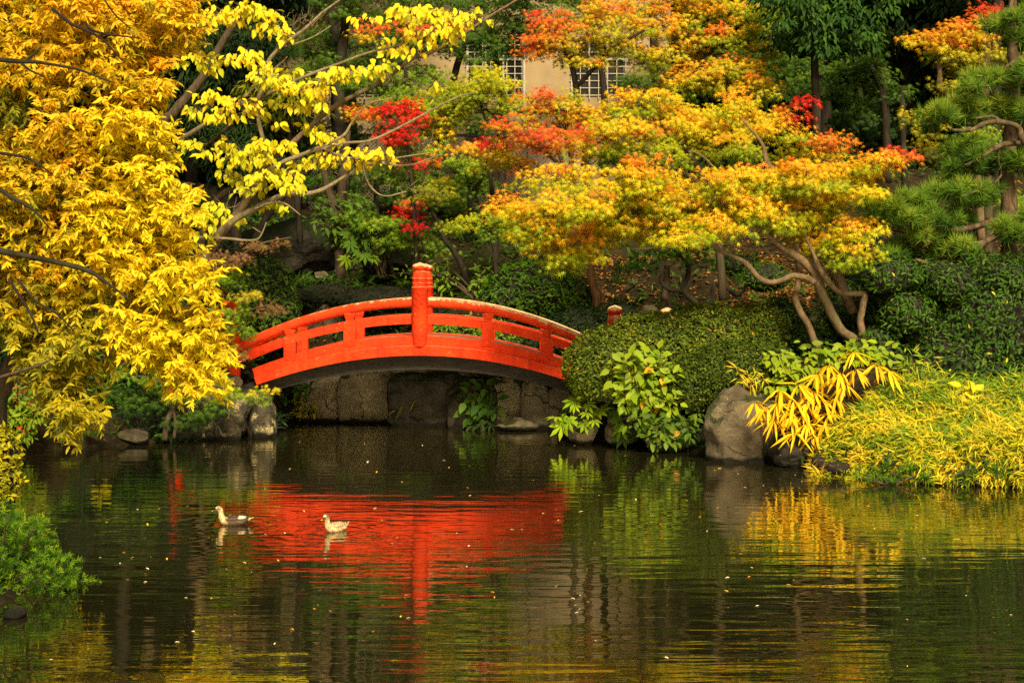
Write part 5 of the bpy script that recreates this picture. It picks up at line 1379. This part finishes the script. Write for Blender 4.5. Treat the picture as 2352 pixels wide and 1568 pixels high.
plant('leafy_bush', 'light green broad-leaved bush spilling over the front of the clipped hedge', 'bush', (1500, 950, 27.2), rnd_tips([(1390, 1470, 800, 850, 11), (1470, 1575, 795, 850, 15), (1430, 1500, 850, 880, 8), (1430, 1560, 880, 930, 14)], 10, 26.8), 'oval', 27, 'lime', 321, n=14, bias=.16, spread=28, wid=1.5, spk=(.05, (.66, .36, .02)))
plant('leafy_bush', 'green broad-leaved bush hanging to the water under the clipped hedge', 'bush', (1545, 1000, 27.1), rnd_tips([(1440, 1520, 950, 1000, 10), (1510, 1600, 935, 1000, 14), (1490, 1590, 985, 1015, 8)], 10, 26.8), 'oval', 22, 'green', 322, n=15, bias=.25, spread=26, wid=1.5, spk=(.03, (.60, .25, .03)))
plant('fatsia', 'bright green hand-leaved plant at the water just right of the bridge', 'plant', (1335, 985, 28.0), [(1317, 918), (1306, 945), (1330, 962), (1352, 940), (1340, 918), (1298, 960), (1365, 955)], 'palm', 52, 'lime', 323, n=2, bias=.2, spread=6, along=.05, face=(-.1, -.75, .6), mat=LEAF_T)
plant('fatsia', 'darker hand-leaved plant hanging over the squat grey stone', 'plant', (1425, 935, 27.9), [(1412, 952), (1425, 965), (1440, 950), (1398, 962), (1430, 985)], 'palm', 50, 'green', 324, n=2, bias=.25, spread=6, along=.05, face=(0, -.75, .5), mat=LEAF_T)
plant('fatsia', 'hand-leaved plant beside the forked trunk on the slope', 'plant', (815, 620, 37.0), [(805, 545), (815, 565), (835, 575), (800, 580), (825, 590), (845, 585)], 'palm', 40, 'green', 325, n=2, bias=.15, spread=6, along=.05, mat=LEAF_T)
plant('water_side_plant', 'dark green broad-leaved plant growing at the foot of the wall under the bridge', 'plant', (1105, 990, 31.4), [(1085, 885), (1115, 880), (1075, 915), (1130, 905), (1075, 940), (1140, 935), (1105, 925), (1095, 955), (1125, 955), (1105, 900)], 'broad', 30, 'deep', 326, n=7, bias=.30, spread=20, along=.3, mat=LEAF_T)
plant('water_side_plant', 'drooping strap-leaved tuft at the water below the dark plant', 'plant', (1108, 985, 31.2), [(1090, 975), (1108, 968), (1125, 976), (1100, 980)], 'slim', 34, 'dark', 327, n=9, bias=.4, spread=5, along=.1, whorl=True, wid=1.2)
ros = [(1961, 809), (1901, 839), (1965, 849), (2015, 839), (2041, 852), (1835, 883), (1868, 899), (1790, 896), (1735, 925), (1761, 937), (1788, 926), (1821, 920), (1888, 920), (1921, 917), (1855, 943), (1905, 950), (1821, 956), (1778, 966), (1855, 973), (1828, 993), (1941, 884), (1880, 860), (1930, 858), (1850, 925), (1808, 945), (1870, 1000), (1895, 975)]
plant('long_leaved_shrub', 'shrub with long drooping orange-yellow leaves beside the large boulder', 'shrub', (1935, 985, 25.4), [(x, y, 24.9 + (y - 900) * -.003) for x, y in ros], 'lance', 58, 'flame', 328, n=11, whorl=True, droop=.95, wid=.74, stem_r=1.6, arch_=.12)
plant('leafy_shrub', 'light green shrub with arching leafy sprays under the maple stems', 'shrub', (1930, 880, 26.4), [(1850, 790), (1880, 795), (1910, 800), (1940, 795), (1975, 790), (2000, 800), (2025, 800), (2045, 810), (1990, 815), (1960, 810), (1895, 815), (1740, 825), (1765, 815), (1790, 825), (1815, 820), (1840, 835), (1800, 845), (1770, 850), (1750, 885), (1775, 880), (1800, 890), (1830, 860), (1870, 850), (1855, 870)], 'broad', 22, 'lime', 329, n=17, bias=.28, spread=22, along=.32, droop=.7)
plant('bamboo_clump', 'thin yellow bamboo sprigs over the dark clipped mound', 'plant', (1720, 890, 26.0), [(1690, 850), (1715, 855), (1735, 860), (1700, 868), (1760, 865), (1725, 880)], 'blade', 30, 'bamboo', 330, n=10, bias=.15, spread=10, along=.4)
plant('bamboo_clump', 'loose green and straw bamboo sprigs between the long yellow leaves and the big hedge', 'plant', (2100, 930, 26.0), rnd_tips([(2070, 2160, 800, 880, 16), (1980, 2080, 870, 910, 10), (2080, 2140, 870, 920, 8)], 10, 26), 'blade', 34, 'bamboo', 331, n=11, bias=-.22, spread=22, along=.5)
plant('sapling', 'yellow-green leaf cluster standing above the bamboo at the right', 'plant', (2228, 960, 25.2), [(2215, 890), (2228, 885), (2240, 898), (2225, 905)], 'broad', 30, 'lemon', 332, n=5, bias=-.2, spread=12, along=.2)
plant('nandina', 'feathery yellow-green shrub with a few red leaves at the left bank', 'shrub', (40, 1010, 26.8), rnd_tips([(-20, 110, 870, 950, 22), (0, 100, 930, 1000, 16)], 10, 26.4), 'oval', 18, 'lime', 333, n=22, bias=.15, spread=26, along=.5, spk=(.05, (.60, .03, .02)))
plant('sapling', 'sprig with three pale yellow leaves over the dark gap right of the yellow tree', 'plant', (215, 980, 27.0), [(228, 945), (240, 940)], 'broad', 26, 'lemon', 334, n=4, spread=8, along=.1)
plant('sapling', 'thin red-brown leafed sprig on the right bank above the flat stone', 'plant', (700, 955, 32.6), [(680, 930), (700, 925), (715, 935), (690, 945), (725, 945)], 'oval', 14, 'olive', 335, n=12, bias=.2, spread=16)
plant('sapling', 'hanging dark leaves under the left end of the arch', 'plant', (680, 880, 32.0), [(700, 900), (715, 890), (690, 910)], 'broad', 18, 'green', 336, n=10, spread=16, along=.4)
plant('grass_tuft', 'dry straw grass hanging down the wall under the bridge', 'grass', (950, 890, 32.2), [(925, 930), (940, 935), (955, 925), (935, 915), (965, 905), (920, 945)], 'blade', 46, 'olive', 337, n=9, bias=.25, spread=8, along=.6, droop=1.2, wid=.4)
plant('leafy_shrub', 'shade-green leafy shrub on the slope below the dogwood branches', 'shrub', (880, 640, 37.2), rnd_tips([(720, 800, 430, 480, 6), (800, 930, 485, 520, 12), (690, 760, 480, 520, 5)], 10, 37.0), 'oval', 22, 'green', 338, n=16, bias=.12, spread=28)
plant('leafy_shrub', 'low yellow-green shrub behind the bridge at the foot of the leaning trunk', 'shrub', (1110, 700, 34.8), rnd_tips([(1090, 1200, 600, 640, 12), (880, 1000, 590, 650, 8)], 10, 34.8), 'oval', 15, 'lime', 339, n=18, bias=-.15, spread=30)


# ferns: arching fronds with paired leaflets
def fern(label, px, py, Y, n, size, palname, seed, name='fern', group='ferns on the banks'):
    g = np.random.default_rng(seed)
    t = thing(name, label, 'fern', tuple(P(px, py, Y)), group)
    Lv = Leaves(); k = M(1, Y); c = np.array(P(px, py, Y))
    for i in range(n):
        a = g.uniform(0, 2 * PI)
        d = np.array([math.cos(a), math.sin(a) * .8 - .2, 0]); L = k * size * g.uniform(.7, 1.1)
        s = np.linspace(.08, 1, 14)
        pos = c + np.outer(s, d) * L + np.outer(s * .75 - .75 * s * s * g.uniform(.9, 1.4), [0, 0, 1]) * L
        tan = unit(np.gradient(pos, axis=0)); sidev = unit(np.cross(tan, [0, 0, 1.0])); nr = np.cross(sidev, tan)
        for sg in (-1, 1):
            Lv.add('slim', pos, sidev * sg + tan * .35, nr, L * .30 * (1 - s * .85), jit(pal(palname, np.full(14, .5 + g.normal(0, .1))), g), 1.0)
        Lv.add('needle', pos[:-1], np.diff(pos, axis=0), nr[:-1], np.linalg.norm(np.diff(pos, axis=0), axis=1), np.tile([[.06, .06, .02]], (13, 1)), .6)
    Lv.build('fronds', LEAF, t)


for i, (px, py, Y, n, sz, pn, lab) in enumerate([(150, 1010, 27.3, 9, 60, 'yg', 'yellowing fern low on the left bank at the water'), (215, 1000, 27.6, 8, 60, 'green', 'green fern left of the flat tan stone'), (245, 920, 28.2, 8, 56, 'green', 'green fern spreading in front of the dark gap under the yellow tree'), (20, 880, 27.8, 9, 70, 'green', 'green fern at the foot of the yellow tree'),
                                               (365, 1005, 28.4, 7, 40, 'green', 'small fern right of the flat tan stone'), (880, 640, 36.5, 9, 50, 'green', 'fern on the slope right of the forked trunk'), (930, 655, 36.2, 9, 50, 'lime', 'lighter fern just left of the tall red posts, on the slope'), (1665, 740, 29.6, 8, 50, 'lime', 'fern by the back of the clipped hedge'), (640, 560, 37, 8, 60, 'green', 'fern high on the shadowed rocks at the left')]):
    fern(lab, px, py, Y, n, sz, pn, 340 + i)


# ---------------------------------------------------------------- junipers at the water's edge
def juniper(label, blobs, seed, size=11, bias=0.0, per=70, pn='pine'):
    g = np.random.default_rng(seed)
    t = thing('juniper', label, 'shrub', tuple(P(*blobs[0][:3])), 'junipers trailing into the pond')
    Lv, mb = Leaves(), MB()
    root = np.array(P(*blobs[0][:3]))
    for b in blobs:
        k = M(1, b[2]); cen = np.array(P(b[0], b[1], b[2]))
        n = max(5, int(b[3] * b[4] / 32))
        q = ball(g, n, .4) * np.array([b[3] * k, b[3] * k * .9, b[4] * k])
        for i in range(n):
            ttip = unit(unit(q[i]) * .7 + np.array([.25, -.2, .55]) + g.normal(0, .25, 3))
            m = 30
            along_ = g.random(m)
            pos = cen + q[i] + np.outer(along_, ttip) * k * 16 + g.normal(0, k * 2.2, (m, 3))
            d = ttip * .7 + g.normal(0, .55, (m, 3))
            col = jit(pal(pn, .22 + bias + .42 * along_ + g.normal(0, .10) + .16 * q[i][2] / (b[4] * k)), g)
            Lv.add('fat_needle', pos, d, g.normal(0, 1, (m, 3)) + np.array([0, -1, .4]), k * size * g.uniform(.7, 1.3, m), col, 1.3)
        mb.tube([root + g.normal(0, .05, 3) - np.array([0, 0, .05]), (root + cen) / 2 + g.normal(0, .04, 3), cen], [.022, .016, .01], 5, 4)
    mb.build('stems', BARK, t, smooth=True)
    Lv.build('foliage', NEEDLE, t)


g = np.random.default_rng(360)
fg = [(x, y, 14.9 + g.uniform(-.5, .4), 30, 22) for x, y in fill([(-70, 1165), (20, 1160), (60, 1195), (75, 1190), (100, 1215), (120, 1255), (160, 1285), (190, 1320), (212, 1345), (205, 1370), (150, 1375), (60, 1380), (-70, 1390)], 27, 18, 361)]
juniper('bright green creeping juniper in the lower left, trailing into the pond', [(-40, 1380, 15.2, 30, 20)] + fg, 362, size=8, bias=-.07, pn='juniper')
juniper('low green juniper at the water below the yellow bamboo', [(2040, 1105, 22.7, 24, 10)] + [(x, y, 22.7, 22, 10) for x, y in [(1965, 1096), (1990, 1088), (2010, 1100), (2040, 1085), (2060, 1072), (2085, 1080), (2100, 1095), (2120, 1086), (2070, 1100), (2030, 1108), (2128, 1102)]], 363, size=8, bias=-.12, pn='juniper')
juniper('dark green juniper at the water in the right corner of the far shore', [(2270, 1110, 22.5, 24, 10)] + [(x, y, 22.5, 24, 12) for x, y in [(2185, 1108), (2215, 1095), (2240, 1085), (2265, 1078), (2290, 1090), (2310, 1075), (2335, 1088), (2350, 1100), (2300, 1106), (2250, 1105), (2375, 1090), (2340, 1110)]], 364, size=8, bias=-.2, pn='juniper')

# ---------------------------------------------------------------- ground cover
g = np.random.default_rng(370)
poly = np.array([(1868, 1092), (1885, 1030), (1930, 975), (1985, 925), (2050, 870), (2130, 868), (2200, 872), (2260, 866), (2350, 862), (2480, 850), (2480, 1110), (2150, 1100), (2000, 1098), (1930, 1098)], float)
pts = g.random((9000, 2)) * np.array([620, 260]) + np.array([1865, 848])
pts = pts[in_poly(pts, poly)][:5000]
Lv = Leaves()
Yb = hit(pts[:, 0], pts[:, 1]) - g.uniform(.05, .35, len(pts))
n = 8
k = Yb / F
base = np.stack([(pts[:, 0] - CX) * k, Yb, H - (pts[:, 1] - HY) * k], -1)
idx = np.repeat(np.arange(len(pts)), n)
m = len(idx)
fan = unit(g.normal(0, 1, (len(pts), 3)) + np.array([-.2, -.7, .5]))
ax = fan[idx] * .4 + g.normal(0, .75, (m, 3)) + np.array([-.15, -.25, .05])
nr = np.array([.1, -.55, .75]) + g.normal(0, .35, (m, 3))
cl_ = np.array([mnoise.noise((p[0] * .02, p[1] * .03, 1.0)) for p in pts])
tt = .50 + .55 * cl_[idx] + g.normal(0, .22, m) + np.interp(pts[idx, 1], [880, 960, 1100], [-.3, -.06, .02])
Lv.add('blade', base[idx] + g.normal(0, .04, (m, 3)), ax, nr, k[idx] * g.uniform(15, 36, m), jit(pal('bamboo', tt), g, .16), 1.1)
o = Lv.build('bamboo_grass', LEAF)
tag(o, 'yellow-green dwarf bamboo covering the right bank down to the water', 'bamboo', kind='stuff')
# dry pale stalks along its lower edge
hedge('dry_grass', 'pale dry grass tangle at the left foot of the bamboo bank', 'grass', [(1925, 1075, 23.6, 50, 24, .35), (1880, 1062, 24.0, 26, 26, .3)], 18, 'litter', 371, 'blade', cover=1.2, lump=.2, bias=.35, wid=.5, core=.6)


def on_ground(n, xr, yr, seed, keep=None):
    g = np.random.default_rng(seed)
    p = np.stack([g.uniform(*xr, n), g.uniform(*yr, n)], -1)
    if keep is not None: p = p[keep(p, g)]
    z = ground_h(p)
    z = z + np.clip(z / .8, 0, 1) * np.array([0.10 * mnoise.noise((x * 1.1, y * 1.1, 0.3)) + 0.05 * mnoise.noise((x * 3.1, y * 3.1, 4.0)) for x, y in p])
    ok = z > .12
    return np.column_stack([p, z])[ok]


def density(p, g, sc=.45, lo=0.0):
    d = np.array([mnoise.noise((x * sc, y * sc, 2.0)) for x, y in p])
    return g.random(len(p)) < np.clip(.5 + d * 1.4, lo, 1)


q = on_ground(120000, (-14, 17), (27.5, 46), 372, lambda p, g: density(p, g) & (g.random(len(p)) < np.where((p[:, 0] > 1.5) & (p[:, 0] < 9) & (p[:, 1] > 30) & (p[:, 1] < 41), 1, .10)))
g = np.random.default_rng(373)
Lv = Leaves(); m = len(q)
Lv.add('small', q + np.column_stack([np.zeros((m, 2)), g.uniform(.005, .05, m)]), g.normal(0, 1, (m, 3)), np.array([0, -.25, 1.0]) + g.normal(0, .4, (m, 3)), g.uniform(.07, .15, m), jit(pal('litter', .45 + g.normal(0, .25, m)), g, .2), 1.3)
tag(Lv.build('fallen_leaves', LEAF), 'orange-brown fallen leaves scattered over the wooded slope', 'fallen leaves', kind='stuff')
q = on_ground(15000, (-13, 15), (28, 46), 374, lambda p, g: density(p + 17.3, g, .5) & (g.random(len(p)) < np.where(p[:, 0] > 2, .25, .9)))
Lv = Leaves(); n = 5; idx = np.repeat(np.arange(len(q)), n); m = len(idx)
Lv.add('slim', q[idx] + g.normal(0, .05, (m, 3)) + np.array([0, 0, .08]), g.normal(0, .8, (m, 3)) + np.array([0, -.3, .5]), np.array([0, -.5, .7]) + g.normal(0, .4, (m, 3)), g.uniform(.12, .28, m), jit(pal('green', .35 + g.normal(0, .2, m)), g, .2), 1.3)
tag(Lv.build('undergrowth', LEAF), 'low dark green undergrowth on the wooded slope', 'undergrowth', kind='stuff')
# reeds and overhanging weeds softening the shore
g = np.random.default_rng(375)
sh = []
for i in range(12, 27):
    a, b2 = SHORE[i], SHORE[(i + 1) % len(SHORE)]
    L = np.linalg.norm(b2 - a)
    s = g.random(int(L * 26))
    sh.append(a + np.outer(s, b2 - a) + g.normal(0, .10, (len(s), 2)))
sh = np.concatenate(sh)
sh = sh[(sh[:, 1] < 31.2) & (sh[:, 1] > 20)]
idx = np.repeat(np.arange(len(sh)), 6); m = len(idx)
Lv = Leaves()
zz = g.uniform(.10, .40, len(sh))
Lv.add('slim', np.column_stack([sh, zz])[idx] + g.normal(0, .07, (m, 3)) * np.array([1, 1, .4]), g.normal(0, .7, (m, 3)) + np.array([0, -.4, .15]), np.array([0, -.6, .6]) + g.normal(0, .4, (m, 3)), g.uniform(.10, .26, m), jit(pal('dark', .6 + g.normal(0, .3, m)), g, .2), 1.3)
tag(Lv.build('shore_weeds', LEAF), 'dark weeds along the shaded water line of the banks', 'weeds', kind='stuff')

# ---------------------------------------------------------------- ducks
FEA, nt, b = node_mat('feathers')
a_ = nt.nodes.new('ShaderNodeAttribute'); a_.attribute_name = 'Col'
tc = nt.nodes.new('ShaderNodeTexCoord')
mott = noise_tex(nt, 42, 3, .6, tc.outputs['Object'])
mu = ramp(nt, mott, [(.42, (.40, .38, .36)), (.56, (1.25, 1.15, 1.05))])
mm = nt.nodes.new('ShaderNodeMix'); mm.data_type = 'RGBA'; mm.blend_type = 'MULTIPLY'; mm.inputs[0].default_value = 1
nt.links.new(a_.outputs['Color'], mm.inputs[6]); nt.links.new(mu, mm.inputs[7])
nt.links.new(mm.outputs[2], b.inputs['Base Color']); b.inputs['Roughness'].default_value = .7
BILL = plain('bill_dark', (.05, .045, .04), .4)
BILLTIP = plain('bill_tip_yellow', (.75, .42, .04), .4)
EYE = plain('eye_black', (.005, .004, .003), .2)


def loft(path, sides=18, sub=5):
    c = np.array([(p[0], 0, p[1]) for p in path]); ry = np.array([p[2] for p in path]); rz = np.array([p[3] for p in path])
    c2, ry2 = catmull(c, ry, sub); _, rz2 = catmull(c, rz, sub)
    Tn = unit(np.gradient(c2, axis=0)); A = np.array([0, 1.0, 0]); B = np.cross(Tn, A)
    th = np.linspace(0, 2 * PI, sides, endpoint=False)
    V = c2[:, None, :] + ry2[:, None, None] * np.cos(th)[None, :, None] * A + rz2[:, None, None] * np.sin(th)[None, :, None] * B[:, None, :]
    k = len(c2)
    fs = [(i * sides + j, i * sides + (j + 1) % sides, (i + 1) * sides + (j + 1) % sides, (i + 1) * sides + j) for i in range(k - 1) for j in range(sides)]
    return V.reshape(-1, 3), fs + [tuple(range(sides))[::-1], tuple((k - 1) * sides + j for j in range(sides))]


def duck(label, px, py, head_az, scale, body, pale):
    Y = on_water(py)
    loc = P(px, py, Y)
    t = thing('duck', label, 'duck', (loc.x, loc.y, 0), 'ducks on the pond')
    t.rotation_euler = (0, 0, head_az); t.scale = (scale,) * 3

    def part(name, V, fs, mat, colf=None, parent=t):
        me = bpy.data.meshes.new(name); me.from_pydata(np.asarray(V).tolist(), [], fs); me.shade_smooth(); me.materials.append(mat)
        if colf is not None:
            at = me.color_attributes.new('Col', 'FLOAT_COLOR', 'POINT')
            at.data.foreach_set('color', np.hstack([colf(np.asarray(V)), np.ones((len(V), 1))]).astype(np.float32).ravel())
        o = bpy.data.objects.new(name, me); COL.objects.link(o); o.parent = parent
        return o
    cream = np.array([.60, .45, .25]); brown = np.array(body); dark = np.array([.035, .025, .018])

    def colf(V):
        out = np.tile(brown, (len(V), 1))
        nk = np.clip((V[:, 0] - .06) / .08, 0, 1)[:, None]
        out = out * (1 - nk) + cream * nk
        hd = V[:, 2] > .17
        out[hd] = cream
        cap = (V[:, 2] > .243) & (V[:, 0] < .225)
        out[cap] = cream * (1 - pale) * .3 + np.array([.12, .085, .05])
        ln = hd & (np.abs(V[:, 2] - .226) < .006) & (V[:, 0] > .17)
        out[ln] = dark * 2
        rear = (V[:, 0] < -.155)
        out[rear] = dark * (1 - pale) + brown * pale
        out[V[:, 0] < -.215] = cream * .8
        return out
    V, fs = loft([(-.285, .098, .006, .004), (-.25, .085, .026, .010), (-.205, .070, .052, .028), (-.14, .050, .080, .052), (-.04, .042, .098, .066), (.06, .044, .094, .068), (.125, .062, .072, .060), (.160, .105, .048, .046), (.172, .150, .037, .036), (.178, .190, .036, .037), (.192, .222, .041, .040), (.214, .232, .037, .035), (.236, .222, .024, .024), (.245, .215, .010, .012)])
    part('body', V, fs, FEA, colf)
    Vb, fb = loft([(.238, .214, .016, .014), (.258, .207, .017, .010), (.280, .200, .018, .006), (.296, .197, .013, .004)], 12, 3)
    part('bill', Vb, fb, BILL)
    Vb, fb = loft([(.284, .1985, .0185, .0066), (.297, .1965, .0150, .0052), (.304, .1955, .006, .003)], 12, 3)
    part('bill_tip', Vb, fb, BILLTIP)
    bm = bmesh.new(); bmesh.ops.create_icosphere(bm, subdivisions=2, radius=.0065)
    ev = np.array([v_.co[:] for v_ in bm.verts]); ef = [tuple(v_.index for v_ in f_.verts) for f_ in bm.faces]; bm.free()
    for sg in (-1, 1):
        part('eye', ev + np.array([.218, sg * .035, .234]), ef, EYE)
        Wv, wf = loft([(-.215, .098, .006, .006), (-.17, .092, .020, .020), (-.09, .082, .024, .034), (.0, .074, .024, .042), (.06, .068, .018, .036), (.095, .064, .006, .012)], 12, 4)
        Wv = Wv + np.array([0, sg * .072, 0]); Wv[:, 1] -= sg * np.clip(-.05 - Wv[:, 0], 0, 1) * .28

        def wcol(V):
            o_ = np.tile(brown * .75, (len(V), 1))
            w = (V[:, 0] < -.085) & (V[:, 0] > -.175) & (V[:, 2] > .098 - .09 * (V[:, 0] + .175))
            if pale < .5: o_[w] = np.array([.85, .74, .58])
            o_[V[:, 0] < -.18] = dark
            return o_ * (1 - pale * .0)
        part('wing', Wv, wf, FEA, wcol)
    return t


duck('brown duck with a cream head and white wing patch, swimming left in profile', 536, 1204, PI + .12, .93, (.075, .046, .025), 0.0)
duck('pale cream duck turned partly towards us, right of the brown duck', 771, 1219, PI + .95, .90, (.62, .46, .27), .8)

# ---------------------------------------------------------------- leaves afloat on the pond
z7 = [(635, 342), (1295, 352), (945, 375), (735, 463), (850, 670), (690, 705), (908, 707), (1042, 700), (1150, 714), (828, 745), (1015, 782), (1005, 818), (880, 857), (1000, 875), (1280, 983), (1458, 984), (525, 1060), (585, 1133), (1330, 1215), (352, 1408), (1683, 742), (1730, 805), (1560, 785), (2022, 797), (2192, 1032), (2168, 1060), (2275, 1075), (1620, 1097), (2010, 1200), (1895, 1298)]
z2 = [(183, 47), (180, 170), (420, 185), (275, 448), (385, 568), (880, 625), (1178, 513), (1690, 784), (1595, 988), (1610, 1034), (1640, 1061), (1700, 1011), (1620, 1086), (1650, 967), (1040, 945), (285, 1033), (410, 1111), (460, 1123), (220, 1215), (1480, 903), (2230, 74), (2030, 305), (2240, 1395), (1690, 1532), (795, 537), (1755, 1278), (1395, 400)]
z3 = [(400, 1030), (1320, 855), (2020, 845), (1615, 765), (255, 440), (555, 555), (430, 573), (310, 1193), (460, 1187), (765, 1210), (730, 1243), (310, 1397), (515, 1387), (2265, 1450), (1545, 1480), (300, 1285), (1955, 1315), (820, 530)]
fl = [(x / 3, 1045.3 + y / 3) for x, y in z7] + [(784 + x / 3, 1045.3 + y / 3) for x, y in z2] + [(1568 + x / 3, 929 + y / 3) for x, y in z3]
g = np.random.default_rng(380)
fl += [(g.uniform(240, 2300), g.uniform(1010, 1200)) for _ in range(45)] + [(g.uniform(240, 2300), g.uniform(1200, 1540)) for _ in range(22)]
kinds = [('yellow fallen leaf afloat on the dark pond', (.74, .48, .05)), ('whitish curled leaf afloat on the dark pond', (.78, .66, .44)), ('orange-brown leaf afloat on the dark pond', (.62, .26, .06))]
meshes = []
for lab, col in kinds:
    for v_ in range(2):
        tv, tf = T['broad' if v_ else 'oval']
        V = tv * 1.0
        V[:, 2] = V[:, 2] * 1.6 + .10 + .35 * V[:, 0] ** 2 + .18 * v_ * (V[:, 1] - .3) ** 2
        me = bpy.data.meshes.new('floating_leaf'); me.from_pydata((V - np.array([0, .45, 0])).tolist(), [], tf)
        me.materials.append(plain('floating_' + str(len(meshes)), col, .5))
        meshes.append((me, lab))
for (px, py) in fl:
    Y = on_water(py)
    x = P(px, py, Y).x
    if shore_dist(np.array([[x, Y]]))[0] > -.15: continue
    me, lab = meshes[g.choice(6, p=[.25, .2, .2, .12, .13, .10])]
    o = bpy.data.objects.new('floating_leaf', me); COL.objects.link(o)
    o.location = (x, Y, .002); o.rotation_euler = (g.normal(0, .12), g.normal(0, .12), g.uniform(0, 6.28))
    s_ = M(g.uniform(5, 11), Y) * (1 if py > 1150 else .8)
    o.scale = (s_ * 1.2, s_ * 1.2, s_)
    tag(o, lab, 'leaf', 'fallen leaves floating on the pond')
